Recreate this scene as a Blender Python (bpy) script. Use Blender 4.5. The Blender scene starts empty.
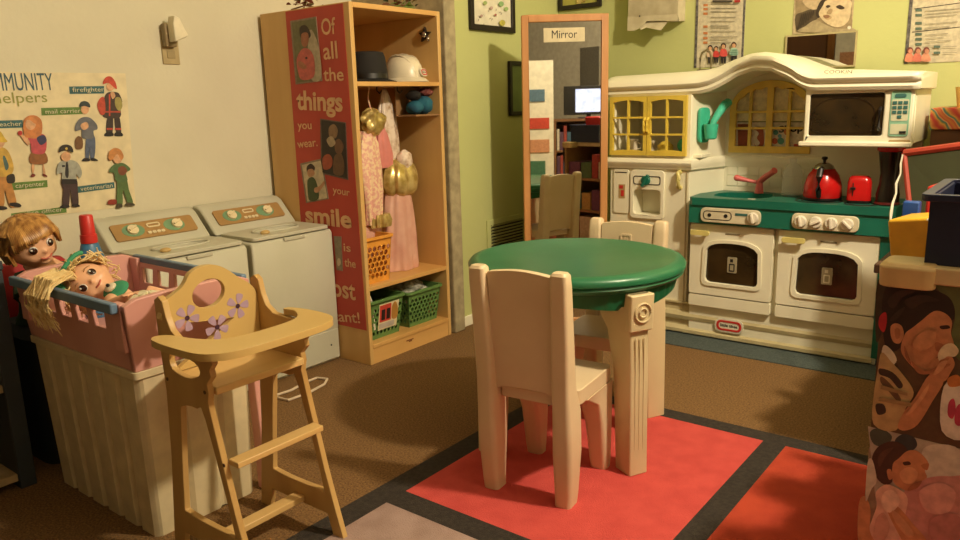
import bpy, bmesh, math, random
from mathutils import Vector, Matrix, geometry
import numpy as np
random.seed(7)
PI = math.pi
SC = bpy.context.scene
COL = SC.collection
CAM_H = 1.05; FPX = 762.4
PITCH, ROLL, YAW = math.radians(12.334), math.radians(-1.628), math.radians(-38.13)
cy_, sy_ = math.cos(YAW), math.sin(YAW); cp_, sp_ = math.cos(PITCH), math.sin(PITCH)
FW = Vector((sy_*cp_, cy_*cp_, -sp_)); R0 = Vector((cy_, -sy_, 0)); U0 = R0.cross(FW)
RT = math.cos(ROLL)*R0 + math.sin(ROLL)*U0; UP = -math.sin(ROLL)*R0 + math.cos(ROLL)*U0
CAM = Vector((0, 0, CAM_H))
def on(ax, val, x, y):
    """point of a flat wall, front or table top (axis ax = val) seen at x, y"""
    d = (x-480)/FPX*RT - (y-270)/FPX*UP + FW
    t = (val-CAM[ax])/d[ax]
    return CAM + t*d

# ------------------------------------------------------------------ materials
def lin(c): return tuple(((v/255)/12.92 if v/255 <= .04045 else ((v/255+.055)/1.055)**2.4) for v in c)
MATS = {}
def M(name, rgb=(200,200,200), rough=.5, kind='plain', rgb2=None, scale=20, bump=0, metal=0, spec=.5, emit=0, **k):
    if name in MATS: return MATS[name]
    m = bpy.data.materials.new(name); m.use_nodes = True
    nt = m.node_tree; b = nt.nodes['Principled BSDF']
    c = lin(rgb)+(1,)
    b.inputs['Base Color'].default_value = c
    b.inputs['Roughness'].default_value = rough
    b.inputs['Metallic'].default_value = metal
    b.inputs['Specular IOR Level'].default_value = spec
    if k.get('alpha') is not None: b.inputs['Alpha'].default_value = k['alpha']
    if k.get('trans'): b.inputs['Transmission Weight'].default_value = k['trans']; b.inputs['IOR'].default_value = k.get('ior', 1.3)
    if k.get('sheen'): b.inputs['Sheen Weight'].default_value = k['sheen']
    if emit:
        b.inputs['Emission Color'].default_value = c; b.inputs['Emission Strength'].default_value = emit
    tc = nt.nodes.new('ShaderNodeTexCoord'); mp = nt.nodes.new('ShaderNodeMapping')
    nt.links.new(tc.outputs['Object'], mp.inputs[0])
    mp.inputs['Scale'].default_value = k.get('stretch', (1,1,1))
    nz = nt.nodes.new('ShaderNodeTexNoise'); nz.inputs['Scale'].default_value = scale; nz.inputs['Detail'].default_value = k.get('detail', 4)
    nt.links.new(mp.outputs[0], nz.inputs['Vector'])
    if rgb2 is None: rgb2 = tuple(v*.93 for v in rgb)
    mx = nt.nodes.new('ShaderNodeMix'); mx.data_type = 'RGBA'
    mx.inputs['A'].default_value = c; mx.inputs['B'].default_value = lin(rgb2)+(1,)
    rp = nt.nodes.new('ShaderNodeMapRange'); rp.inputs[1].default_value = k.get('lo', .35); rp.inputs[2].default_value = k.get('hi', .65)
    nt.links.new(nz.outputs['Fac'], rp.inputs[0]); nt.links.new(rp.outputs[0], mx.inputs['Factor'])
    nt.links.new(mx.outputs['Result'], b.inputs['Base Color'])
    if bump:
        bp = nt.nodes.new('ShaderNodeBump'); bp.inputs['Strength'].default_value = bump; bp.inputs['Distance'].default_value = k.get('bdist', .004)
        n2 = nt.nodes.new('ShaderNodeTexNoise'); n2.inputs['Scale'].default_value = k.get('bscale', scale*2); n2.inputs['Detail'].default_value = 3
        nt.links.new(mp.outputs[0], n2.inputs['Vector'])
        nt.links.new(n2.outputs['Fac'], bp.inputs['Height']); nt.links.new(bp.outputs[0], b.inputs['Normal'])
    MATS[name] = m
    return m
white_wall = M('white wall paint', (218,212,186), .8, rgb2=(212,205,179), scale=3, bump=.25, bscale=45)
green_wall = M('green wall paint', (194,198,132), .8, rgb2=(189,193,127), scale=3, bump=.25, bscale=45)
pillar_m = M('grey plaster', (176,162,128), .9, rgb2=(150,138,108), scale=25, bump=.6)
carpet_m = M('brown speckled carpet', (150,112,64), 1, rgb2=(92,66,38), scale=170, bump=1, bscale=260, detail=2, lo=.3, hi=.7)
mat_m = M('teal carpet mat', (86,96,92), 1, rgb2=(62,74,74), scale=150, bump=.8, bscale=260)
red_m = M('red carpet', (208,80,72), 1, rgb2=(196,70,64), scale=14, bump=.8, bscale=300)
orange_m = M('orange carpet', (184,66,38), 1, rgb2=(170,56,32), scale=14, bump=.8, bscale=300)
mauve_m = M('mauve carpet', (172,146,136), 1, rgb2=(156,130,120), scale=14, bump=.8, bscale=300)
black_m = M('black carpet', (58,50,42), 1, rgb2=(42,36,30), scale=90, bump=.8, bscale=300)
cream = M('cream moulded plastic', (244,240,214), .42, rgb2=(237,232,204), scale=6, bump=.08, bscale=160)
beige = M('beige moulded plastic', (222,200,164), .45, rgb2=(214,191,154), scale=6, bump=.1, bscale=160)
beige2 = M('pale beige plastic', (216,198,156), .45, rgb2=(208,190,148), scale=6, bump=.1, bscale=160)
green_p = M('green table plastic', (42,112,76), .33, rgb2=(36,104,68), scale=8, bump=.1, bscale=140)
green_d = M('dark green plastic', (24,100,62), .45, scale=8)
teal = M('teal counter plastic', (22,112,92), .4, rgb2=(18,100,82), scale=8, bump=.1, bscale=140)
teal_l = M('light teal plastic', (70,196,160), .4)
yellow_p = M('yellow plastic', (232,204,80), .45)
handle_m = M('pale yellow plastic', (228,214,130), .45)
washer_m = M('white washer plastic', (200,198,178), .4, rgb2=(194,192,170), scale=5, bump=.06, bscale=120)
wood = M('maple board', (218,178,114), .45, rgb2=(204,162,98), scale=5, stretch=(1.5,1.5,.25), detail=6, bump=.05)
woodh = M('maple shelf board', (222,176,108), .45, rgb2=(206,158,92), scale=5, stretch=(1.5,.3,1.5), detail=6)
birch = M('birch plywood', (216,182,120), .42, rgb2=(202,164,102), scale=6, stretch=(1.6,.4,1.6), detail=6)
birch_v = M('birch plywood side', (202,166,104), .45, rgb2=(186,148,88), scale=6, stretch=(1.6,1.6,.3), detail=6)
birch_face = M('pale birch board', (202,172,108), .4, rgb2=(196,164,100), scale=5, detail=4)
frame_wood = M('orange oak frame', (208,150,92), .45, rgb2=(190,132,76), scale=8, stretch=(2,2,.3), detail=6)
black_p = M('black plastic', (26,22,20), .4)
black_frame = M('black picture frame', (34,26,20), .45)
red_g = M('glossy red plastic', (204,30,28), .2)
pink_f = M('coral pink plastic', (226,110,104), .4)
glass_dark = M('dark oven glass', (62,46,24), .14, rgb2=(40,30,16), scale=9)
chrome = M('chrome', (200,200,200), .2, metal=1)
navy = M('navy plastic', (32,38,66), .4)
pink_p = M('pink plastic', (220,164,152), .45, rgb2=(212,154,144), scale=6)
blue_rail = M('blue grey plastic', (104,132,160), .45)
crate_m = M('off white ribbed plastic', (222,206,166), .5)
poster_red = M('red poster paper', (190,66,50), .55, rgb2=(182,60,46), scale=8)
paper = M('cream paper', (226,212,172), .6)
paper_w = M('white paper', (232,226,204), .6)
ink = M('black ink', (30,26,24), .6)
letter = M('pale lettering', (232,186,140), .6)
shelf_dark = M('dark blue grey laminate', (52,60,66), .55)
mirror_m = M('silvered glass', (225,225,220), .015, metal=1, rgb2=(222,222,216))
gold = M('gold satin', (222,200,134), .26, metal=.45, rgb2=(176,150,80), scale=30)
pink_satin = M('pink satin', (230,186,168), .28, rgb2=(216,160,142), scale=12, metal=.15)
pink_dots = M('pink printed fabric', (222,164,150), .5, rgb2=(236,206,168), scale=70, lo=.45, hi=.55)
white_fab = M('white shiny fabric', (226,208,190), .35, rgb2=(170,134,104), scale=35, lo=.45, hi=.7)
skin = M('doll skin', (240,188,150), .4, rgb2=(232,176,138), scale=6)
skin_p = M('doll cheek pink', (206,110,90), .5)
hair_b = M('golden brown hair', (206,156,88), .28, rgb2=(132,84,38), scale=60, stretch=(1,1,.15))
hair_y = M('blonde hair', (244,220,164), .5, rgb2=(226,190,126), scale=50)
eye_w = M('eye white', (240,236,226), .2); eye_b = M('eye brown', (60,30,16), .15); eye_g = M('eye teal', (70,120,110), .2)
dress_g = M('dark green dress fabric', (46,70,48), .8); bib_g = M('green bib fabric', (60,150,110), .8); bib_w = M('white fabric', (226,216,186), .8, rgb2=(180,176,120), scale=60, lo=.5, hi=.6)
red_fab = M('red fabric', (178,34,38), .7)
basket_g = M('green basket plastic', (98,136,74), .45); basket_o = M('orange basket plastic', (234,160,62), .45)
bag_m = M('clear plastic bag', (214,214,200), .2, rgb2=(150,150,130), scale=30, lo=.4, hi=.6, alpha=.75)
hat_b = M('black felt', (28,24,22), .85); helmet_m = M('white helmet plastic', (232,220,192), .3)
blue_b = M('blue bottle plastic', (66,120,160), .35); red_cap = M('red cap plastic', (206,50,46), .4)
clear = M('clear bottle plastic', (235,235,225), .08, rgb2=(230,230,222), alpha=.3)

# ------------------------------------------------------------------ mesh builder
class MB:
    def __init__(s): s.bm = bmesh.new(); s.mi = 0
    def _fin(s, vs):
        for v in vs:
            for f in v.link_faces: f.material_index = s.mi
    def face(s, pts, mi=None):
        vs = [s.bm.verts.new(p) for p in pts]
        try: f = s.bm.faces.new(vs); f.material_index = s.mi if mi is None else mi
        except ValueError: pass
        return vs
    def box(s, x0, x1, y0, y1, z0, z1, mat=None):
        P = [(x0,y0,z0),(x1,y0,z0),(x1,y1,z0),(x0,y1,z0),(x0,y0,z1),(x1,y0,z1),(x1,y1,z1),(x0,y1,z1)]
        if mat is not None: P = [mat @ Vector(p) for p in P]
        v = [s.bm.verts.new(p) for p in P]
        for q in ((3,2,1,0),(4,5,6,7),(0,1,5,4),(1,2,6,5),(2,3,7,6),(3,0,4,7)):
            f = s.bm.faces.new([v[i] for i in q]); f.material_index = s.mi
        return v
    def rings(s, rings, caps=True, closed=True):
        R = [[s.bm.verts.new(p) for p in r] for r in rings]
        n = len(R[0])
        for a, b in zip(R, R[1:]):
            for i in range(n if closed else n-1):
                j = (i+1) % n
                try: f = s.bm.faces.new((a[i], a[j], b[j], b[i])); f.material_index = s.mi
                except ValueError: pass
        if caps:
            for r in (R[0][::-1], R[-1]):
                try: f = s.bm.faces.new(r); f.material_index = s.mi
                except ValueError: pass
        return R
    def loft(s, st, n=4, mat=None):
        """stations (cx,cy,z,wx,wy,r): rounded rectangles"""
        rings = []
        for cx, cy, z, wx, wy, r in st:
            ring = []
            r = min(r, wx/2*.98, wy/2*.98)
            for (sx, sy, a0) in ((1,1,0),(-1,1,PI/2),(-1,-1,PI),(1,-1,1.5*PI)):
                for k in range(n):
                    a = a0 + PI/2*k/(n-1)
                    p = Vector((cx+sx*(wx/2-r)+r*math.cos(a), cy+sy*(wy/2-r)+r*math.sin(a), z))
                    ring.append(mat @ p if mat is not None else p)
            rings.append(ring)
        s.rings(rings)
    def lathe(s, prof, c=(0,0,0), n=32, sx=1, sy=1, mat=None, caps=True):
        rings = []
        for r, z in prof:
            ring = [Vector((c[0]+r*sx*math.cos(2*PI*i/n), c[1]+r*sy*math.sin(2*PI*i/n), c[2]+z)) for i in range(n)]
            if mat is not None: ring = [mat @ p for p in ring]
            rings.append(ring)
        s.rings(rings, caps)
    def tube(s, pts, r, n=8, closed=False):
        pts = [Vector(p) for p in pts]; rings = []
        m = len(pts)
        up = Vector((0,0,1))
        for i, p in enumerate(pts):
            a = pts[(i-1) % m] if (closed or i > 0) else p
            b = pts[(i+1) % m] if (closed or i < m-1) else p
            t = (b-a).normalized()
            u = t.cross(up)
            if u.length < .05: u = t.cross(Vector((1,0,0)))
            u.normalize(); v = t.cross(u)
            rr = r[i] if isinstance(r, (list, tuple)) else r
            rings.append([p+rr*(math.cos(2*PI*k/n)*u+math.sin(2*PI*k/n)*v) for k in range(n)])
        if closed: rings.append(rings[0])
        s.rings(rings, not closed)
    def prism(s, pts, fn, a, b, holes=()):
        """2D outline (with holes) extruded; fn(u,v,w)->3D"""
        loops = [list(pts)]+[list(h) for h in holes]
        flat = [p for l in loops for p in l]
        tri = geometry.tessellate_polygon([[Vector((p[0],p[1],0)) for p in l] for l in loops])
        A = [s.bm.verts.new(fn(p[0],p[1],a)) for p in flat]; B = [s.bm.verts.new(fn(p[0],p[1],b)) for p in flat]
        for t in tri:
            for V, q in ((A, t), (B, t[::-1])):
                try: f = s.bm.faces.new([V[i] for i in q]); f.material_index = s.mi
                except ValueError: pass
        o = 0
        for l in loops:
            n = len(l)
            for i in range(n):
                j = (i+1) % n
                try: f = s.bm.faces.new((A[o+i],A[o+j],B[o+j],B[o+i])); f.material_index = s.mi
                except ValueError: pass
            o += n
    def ball(s, c, r, n=16, m=10, mat=None, sq=1):
        if not isinstance(r, (tuple, list)): r = (r, r, r)
        rings = []
        for j in range(m+1):
            t = -PI/2+PI*j/m
            ct = max(math.cos(t), .02)
            ring = [Vector((r[0]*ct*math.cos(2*PI*i/n), r[1]*ct*math.sin(2*PI*i/n), r[2]*math.sin(t))) for i in range(n)]
            if mat is not None: ring = [mat @ p for p in ring]
            rings.append([p+Vector(c) for p in ring])
        s.rings(rings)
XZ = lambda u, v, w: (u, w, v)      # outline in x-z, extruded along y
XY = lambda u, v, w: (u, v, w)
YZ = lambda u, v, w: (w, u, v)
WM = {}
def finish(name, mb, mats, bevel=0, seg=2, smooth=True, angle=35, subd=0):
    bmesh.ops.remove_doubles(mb.bm, verts=mb.bm.verts, dist=1e-6)
    bmesh.ops.recalc_face_normals(mb.bm, faces=mb.bm.faces)
    me = bpy.data.meshes.new(name); mb.bm.to_mesh(me); mb.bm.free()
    for m in (mats if isinstance(mats, (list, tuple)) else [mats]): me.materials.append(m)
    o = bpy.data.objects.new(name, me); COL.objects.link(o)
    if smooth:
        for p in me.polygons: p.use_smooth = True
        me.set_sharp_from_angle(angle=math.radians(angle))
    if bevel:
        b = o.modifiers.new('bevel', 'BEVEL'); b.width = bevel; b.segments = seg; b.limit_method = 'ANGLE'; b.angle_limit = math.radians(40); b.harden_normals = False
    if subd:
        b = o.modifiers.new('sub', 'SUBSURF'); b.levels = subd; b.render_levels = subd
    return o
def obj(name, mb, mats, parent=None, local=False, label=None, kind=None, **k):
    o = finish(name, mb, mats, **k)
    if parent is not None:
        w = WM[parent.name]
        if not local: o.data.transform(w.inverted())
        o.parent = parent; WM[o.name] = w
    if label: o['label'] = label
    if kind: o['kind'] = kind
    return o
def thing(name, label, cat, loc=(0,0,0), rz=0, group=None):
    o = bpy.data.objects.new(name, None); COL.objects.link(o)
    o.empty_display_size = .1
    o.location = loc; o.rotation_euler = (0,0,rz)
    WM[o.name] = Matrix.Translation(loc) @ Matrix.Rotation(rz, 4, 'Z')
    o['label'] = label; o['category'] = cat
    if group: o['group'] = group
    return o
def single(name, mb, mats, label, cat, loc=(0,0,0), group=None, **k):
    o = finish(name, mb, mats, **k)
    o.data.transform(Matrix.Translation(-Vector(loc))); o.location = loc
    o['label'] = label; o['category'] = cat
    if group: o['group'] = group
    WM[o.name] = Matrix.Translation(loc)
    return o
def struct(name, mb, mats, **k):
    o = finish(name, mb, mats, **k); o['kind'] = 'structure'; WM[o.name] = Matrix.Identity(4)
    return o
def dup(root, loc, rz, label, group=None):
    def cp(o, par):
        c = o.copy(); COL.objects.link(c); c.parent = par
        for ch in [x for x in COL.objects if x.parent == o and x != c]: cp(ch, c)
        return c
    r = cp(root, None); r.location = loc; r.rotation_euler = (0,0,rz)
    r['label'] = label
    if group: r['group'] = group
    return r

# ------------------------------------------------------------------ flat artwork and lettering
def smooth_loop(pts, k=4):
    n = len(pts); out = []
    for i in range(n):
        p0, p1, p2, p3 = (Vector(pts[(i+d) % n]) for d in (-1,0,1,2))
        for j in range(k):
            t = j/k
            out.append(tuple(.5*((2*p1)+(p2-p0)*t+(2*p0-5*p1+4*p2-p3)*t*t+(3*p1-p0-3*p2+p3)*t**3)))
    return out
def E(cx, cy, rx, ry=None, rot=0, n=18):
    ry = ry or rx; c, s = math.cos(rot), math.sin(rot)
    return [(cx+rx*math.cos(2*PI*i/n)*c-ry*math.sin(2*PI*i/n)*s, cy+rx*math.cos(2*PI*i/n)*s+ry*math.sin(2*PI*i/n)*c) for i in range(n)]
def B(x0, y0, x1, y1): return [(x0,y0),(x1,y0),(x1,y1),(x0,y1)]
def S(*p): return smooth_loop(p)
ARTM = {}
def am(rgb): 
    if rgb not in ARTM: ARTM[rgb] = M('print colour %d %d %d' % rgb, rgb, .6, scale=60, rgb2=tuple(v*.88 for v in rgb))
    return ARTM[rgb]
def art(name, mapf, nrm, shapes, parent, base=.0008, step=.0004, label=None):
    """layers of printed shapes; mapf(x,y)->3D point of the sheet, nrm = sheet normal"""
    mb = MB(); mats = []; nrm = Vector(nrm)
    for i, (rgb, pts) in enumerate(shapes):
        m = am(rgb)
        if m not in mats: mats.append(m)
        k = mats.index(m); off = nrm*(base+step*i)
        tri = geometry.tessellate_polygon([[Vector((p[0],p[1],0)) for p in pts]])
        vs = [mb.bm.verts.new(mapf(p[0],p[1])+off) for p in pts]
        for t in tri:
            try: f = mb.bm.faces.new([vs[q] for q in t]); f.material_index = k
            except ValueError: pass
        for f in list(mb.bm.faces): pass
    o = finish(name, mb, mats, smooth=False)
    w = WM[parent.name]; o.data.transform(w.inverted()); o.parent = parent; WM[o.name] = w
    if label: o['label'] = label
    return o
def text(name, s, p0, p1, h, mat, parent, nrm, depth=.0006, bold=0, off=.0012, shear=0):
    """lettering from baseline start p0 to end p1, capital height h (metres)"""
    cu = bpy.data.curves.new(name, 'FONT'); cu.body = s; cu.size = 1; cu.offset = bold; cu.resolution_u = 3; cu.shear = shear
    t = bpy.data.objects.new(name, cu); COL.objects.link(t)
    dg = bpy.context.evaluated_depsgraph_get(); me = bpy.data.meshes.new_from_object(t.evaluated_get(dg))
    bpy.data.objects.remove(t); bpy.data.curves.remove(cu)
    xs = [v.co.x for v in me.vertices]; x0, x1 = min(xs), max(xs)
    p0 = Vector(p0); p1 = Vector(p1); n = Vector(nrm).normalized(); u = (p1-p0); W = u.length; u.normalize(); v = n.cross(u)
    for q in me.vertices:
        q.co = p0 + u*((q.co.x-x0)/(x1-x0)*W) + v*(q.co.y*h/.69) + n*off
    me.materials.clear(); me.materials.append(mat)
    o = bpy.data.objects.new(name, me); COL.objects.link(o)
    if parent is not None:
        w = WM[parent.name]; me.transform(w.inverted()); o.parent = parent; WM[o.name] = w
    return o
# ------------------------------------------------------------------ the room
b = MB(); b.box(-3.6,2.3,-3.3,3.72,-.1,0); struct('floor', b, carpet_m)
b = MB(); b.box(-3.6,2.3,-3.3,3.72,2.93,3.0); struct('ceiling', b, M('ceiling tile', (190,184,168), .9, bump=.2))
b = MB(); b.box(-3.5,-2.78,-1.0,2.62,0,2.93); struct('wall_left', b, white_wall)
b = MB(); b.box(-3.6,-3.5,-3.2,-1.0,0,2.93); struct('wall_recess', b, white_wall)
b = MB(); b.box(-2.9,-2.212,2.62,2.695,0,2.93); struct('trim_1', b, pillar_m, bevel=.006)
b = MB(); b.box(-2.9,-2.25,2.695,3.72,0,2.93); struct('wall_alcove', b, green_wall)
b = MB(); b.box(-2.25,2.3,3.6,3.72,0,2.93); struct('wall_back', b, green_wall)
b = MB(); b.box(2.2,2.3,-3.2,3.6,0,2.93); struct('wall_right', b, M('far wall paint', (200,192,172), .8))
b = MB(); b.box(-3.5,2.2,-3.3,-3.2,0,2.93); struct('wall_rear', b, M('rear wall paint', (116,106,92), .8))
b = MB(); b.box(-2.25,-2.238,2.70,3.6,0,.05); struct('baseboard_alcove', b, cream, bevel=.003)
b = MB(); b.box(-2.238,-1.8,3.588,3.6,0,.05); struct('baseboard_back', b, cream, bevel=.003)
# door on the rear wall, seen in the mirrors
b = MB(); b.box(-3.2,-2.58,-3.2,-3.16,0,2.02); d = struct('door_1', b, M('brown door', (110,72,40), .5, scale=4, stretch=(3,3,.4)), bevel=.004)
b = MB()
for x0, x1 in ((-3.28,-3.2),(-2.58,-2.50)): b.box(x0,x1,-3.2,-3.15,0,2.1)
b.box(-3.2,-2.58,-3.2,-3.15,2.02,2.1); struct('trim_2', b, frame_wood, bevel=.004)

# rug with coloured tiles (one piece of carpet)
b = MB()
xs = [-1.447,-1.369,-.672,-.605,.095,.17]; ys = [.35,.42,1.308,1.383,2.250,2.318]
col = {(1,1):3,(3,1):1,(1,3):1,(3,3):2}
V = {}
for i, x in enumerate(xs):
    for j, y in enumerate(ys): V[i,j] = b.bm.verts.new((x, y, .007))
for i in range(5):
    for j in range(5):
        f = b.bm.faces.new((V[i,j],V[i+1,j],V[i+1,j+1],V[i,j+1])); f.material_index = col.get((i,j), 0)
n0 = len(b.bm.faces)
lo = {}
per = [(i,0) for i in range(5)]+[(5,j) for j in range(5)]+[(i,5) for i in range(5,0,-1)]+[(0,j) for j in range(5,0,-1)]
lows = [b.bm.verts.new((V[p].co.x, V[p].co.y, .0)) for p in per]
for k in range(len(per)): b.bm.faces.new((V[per[k]], V[per[(k+1)%len(per)]], lows[(k+1)%len(per)], lows[k]))
rug = single('rug', b, [black_m, red_m, orange_m, mauve_m], 'thin rug with red, orange and mauve squares divided by black bands', 'rug', (-.7,1.3,0), smooth=False)
b = MB(); b.box(-1.76,-.36,3.0,3.59,0,.004)
single('floor_mat', b, mat_m, 'grey teal carpet strip under the play kitchen', 'mat', (-1.05,3.2,0))

# ------------------------------------------------------------------ play kitchen
K = thing('play_kitchen', 'large cream toy kitchen with arched top, teal counter and two ovens', 'toy kitchen', (-1.08,3.3,.004))
YF, YB, YW = 3.2, 3.48, 3.42
def recta(x0, z0, x1, z1): return [(x0,z0),(x1,z0),(x1,z1),(x0,z1)]
def rrect(x0, z0, x1, z1, r=.012, n=4):
    out = []
    for cx, cz, a0 in ((x1-r,z1-r,0),(x0+r,z1-r,PI/2),(x0+r,z0+r,PI),(x1-r,z0+r,1.5*PI)):
        for k in range(n): out.append((cx+r*math.cos(a0+PI/2*k/(n-1)), cz+r*math.sin(a0+PI/2*k/(n-1))))
    return out
# tower: front plate with two openings, sides, back
b = MB()
b.prism([(-1.72,.004),(-1.333,.004),(-1.333,1.10),(-1.72,1.10)], XZ, YF, YF+.02, [recta(-1.706,.815,-1.358,1.052), rrect(-1.594,.532,-1.462,.645,.015)])
b.box(-1.72,-1.705,YF+.02,YB,.004,1.10)
b.prism([(-1.333,YF),(-1.262,YW),(-1.262,YB),(-1.276,YB),(-1.276,YW+.01),(-1.352,YF+.02)], XY, .004, 1.12)
b.box(-1.705,-1.276,YB-.015,YB,.004,1.1); b.box(-1.705,-1.29,YF+.02,YB-.015,.79,.805)
b.box(-1.60,-1.455,YF+.02,YF+.10,.515,.53); b.box(-1.60,-1.455,YF+.085,YF+.10,.53,.66)
b.box(-1.606,-1.594,YF+.02,YF+.10,.515,.66); b.box(-1.462,-1.45,YF+.02,YF+.10,.515,.66); b.box(-1.60,-1.455,YF+.02,YF+.10,.648,.66)
obj('tower', b, cream, K, bevel=.003)
# back panel under arch with window opening
def zlip(x):
    P = [(-1.75,1.060),(-1.40,1.062),(-1.30,1.064),(-1.25,1.074),(-1.207,1.092),(-1.134,1.130),(-1.056,1.148),(-.978,1.141),(-.90,1.106),(-.86,1.076),(-.82,1.062),(-.43,1.056)]
    for (a,za),(c,zc) in zip(P,P[1:]):
        if x <= c: 
            t = (x-a)/(c-a); t = t*t*(3-2*t) if False else t
            return za+(zc-za)*t
    return P[-1][1]
def ztop(x):
    P = [(-1.75,1.155),(-1.40,1.160),(-1.30,1.164),(-1.24,1.176),(-1.178,1.200),(-1.098,1.220),(-1.032,1.220),(-.963,1.203),(-.887,1.170),(-.82,1.144),(-.43,1.116)]
    for (a,za),(c,zc) in zip(P,P[1:]):
        if x <= c: return za+(zc-za)*(x-a)/(c-a)
    return P[-1][1]
winout = [(-1.232,.812),(-.905,.812),(-.905,.99)] + [(-1.0685+.1635*math.cos(t), .99+.115*math.sin(t)) for t in [PI*k/14 for k in range(1,14)]] + [(-1.232,.99)]
top = [(x/1000, zlip(x/1000)+.02) for x in range(-482,-1270,-20)]
b = MB(); b.prism([(-1.270,.004),(-.555,.004),(-.555,.60),(-.482,.60)]+top+[(-1.270,1.08)], XZ, YW, YW+.03, [winout])
obj('back_panel', b, cream, K)
# tiled look behind the counter: a grid of raised squares
b = MB()
for i in range(8):
    for j in range(3):
        x = -1.245+i*.048; z = .655+j*.048
        b.box(x, x+.045, YW-.003, YW, z, z+.045)
obj('tile_relief', b, cream, K, bevel=.001)
# cornice swept along the top
prof = [(0.0,0.0),(-.02,.0),(-.028,.015),(-.022,.03),(-.038,.036),(-.05,.05),(-.045,.066),(-.03,.078),(-.01,1.0)]
def yfr(x):
    t = min(max((x+1.20)/(.30),0),1); t = t*t*(3-2*t); return 3.215-.10*t
st = []
xsn = [-1.742+.0*0]+[-1.742+(1.742-.466)*k/60 for k in range(1,61)]
for x in xsn:
    zl, zt, yf = zlip(x), ztop(x), yfr(x)
    e = 1.0
    ring = [(x, YB, zl), (x, yf, zl), (x, yf-.016, zl), (x, yf-.024, zl+.012), (x, yf-.018, zl+.026), (x, yf-.03, zl+.032), (x, yf-.036, zl+.044), (x, yf-.03, zl+.056),
            (x, yf-.012, zl+(zt-zl)*.78), (x, yf+.02, zl+(zt-zl)*.93), (x, yf+.07, zt), (x, YB, zt)]
    st.append([Vector(p) for p in ring])
def shrink(r, x, s):
    c = sum(r, Vector())/len(r); return [Vector((x, c.y+(p.y-c.y)*s, c.z+(p.z-c.z)*s)) for p in r]
st = [shrink(st[0], -1.756, .8)]+st+[shrink(st[-1], -.458, .92)]
b = MB(); b.rings(st); obj('cornice', b, cream, K, angle=50)
# ledge below the cupboard, runs round onto the back panel
b = MB()
path = [(-1.742,YF),(-1.325,YF),(-1.255,YW),(-1.0,YW),(-.84,YW)]
zs = [(.008,.735),(.0,.738),(-.012,.742),(-.016,.752),(-.022,.758),(-.026,.770),(-.02,.782),(-.006,.788),(.008,.79)]
rg = []
for (x,y) in path:
    k = .35 if y == YW else 1
    dx = .0
    rg.append([Vector((x-(o*.35 if y==YF and x>-1.4 else 0), y+o*k, z)) for o, z in zs])
b.rings(rg); obj('ledge', b, cream, K)
# cupboard doors
def pane_frame(b, x0, x1, z0, z1, cols, y0, y1, wav=.012, w=.016, m=.008, rows=3):
    holes = []
    cw = (x1-x0-2*w-(cols-1)*m)/cols; rh = (z1-z0-2*w-.012-(rows-1)*m)/rows
    for c in range(cols):
        for r in range(rows):
            a = x0+w+c*(cw+m); e = a+cw; lo_ = z0+w+.006+r*(rh+m); hi = lo_+rh
            bot = [(a+(e-a)*t, lo_ + (wav*.6*math.sin(PI*((a+(e-a)*t-x0)/(x1-x0))) - wav*.4 if r == 0 else 0)) for t in (0,.33,.66,1)]
            topp = [(a+(e-a)*t, hi + (wav*math.sin(PI*((a+(e-a)*t-x0)/(x1-x0)))-wav*.5 if r == rows-1 else 0)) for t in (1,.66,.33,0)]
            holes.append(bot+topp)
    b.prism(recta(x0,z0,x1,z1), XZ, y0, y1, holes)
for i, (x0, x1) in enumerate(((-1.716,-1.5335),(-1.5305,-1.347))):
    b = MB(); pane_frame(b, x0, x1, .800, 1.060, 2, YF-.018, YF-.002)
    d = obj('cupboard_door', b, yellow_p, K, bevel=.002)
    hx = x1-.006 if i == 0 else x0+.006
    b = MB(); b.tube([(hx,YF-.018,.90),(hx,YF-.03,.91),(hx,YF-.032,.935),(hx,YF-.03,.955),(hx,YF-.018,.965)], .006); obj('handle', b, yellow_p, d)
# things printed inside the cupboard: cups
# dispenser panel on the lower tower
b = MB(); b.prism(rrect(-1.612,.512,-1.445,.735,.02), XZ, YF-.012, YF, [rrect(-1.594,.532,-1.462,.645,.015)])
dp = obj('dispenser_panel', b, cream, K, bevel=.003)
b = MB(); b.lathe([(.022,0),(.022,.01),(.018,.014)], n=20, mat=Matrix.Translation((-1.532,YF-.012,.688)) @ Matrix.Rotation(PI/2,4,'X'))
b.box(-.006,.006,-.03,.03,.008,.026, mat=Matrix.Translation((-1.53,YF-.012,.688)) @ Matrix.Rotation(PI/2,4,'X') @ Matrix.Rotation(-.5,4,'Z'))
obj('dial', b, teal, dp, bevel=.002, label='dark teal dial')
b = MB()
b.prism(rrect(-1.596,.668,-1.462,.708,.01), XZ, YF-.0135, YF-.012, [rrect(-1.592,.672,-1.466,.704,.008)])
obj('dial_outline', b, ink, dp)
b = MB(); b.prism(rrect(-1.70,.53,-1.622,.735,.01), XZ, YF-.006, YF); obj('side_panel', b, cream, K, bevel=.002)
b = MB(); b.box(-1.692,-1.632,YF-.0075,YF-.006,.718,.722); obj('engraved_line', b, ink, K)
for (xa, xb, ya, yb) in ((619,631,184,207),):
    p, q = on(1,YF,xa,ya), on(1,YF,xb,yb)
b = MB(); b.box(-1.672,-1.640,YF-.0075,YF-.006,.60,.665); st_ = obj('sticker', b, M('sticker tan', (190,160,110), .5), K, label='small tan and red sticker')
b = MB(); b.box(-1.668,-1.650,YF-.0085,YF-.0075,.645,.660); b.box(-1.660,-1.645,YF-.0085,YF-.0075,.61,.638); obj('sticker_print', b, red_cap, st_)
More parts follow.
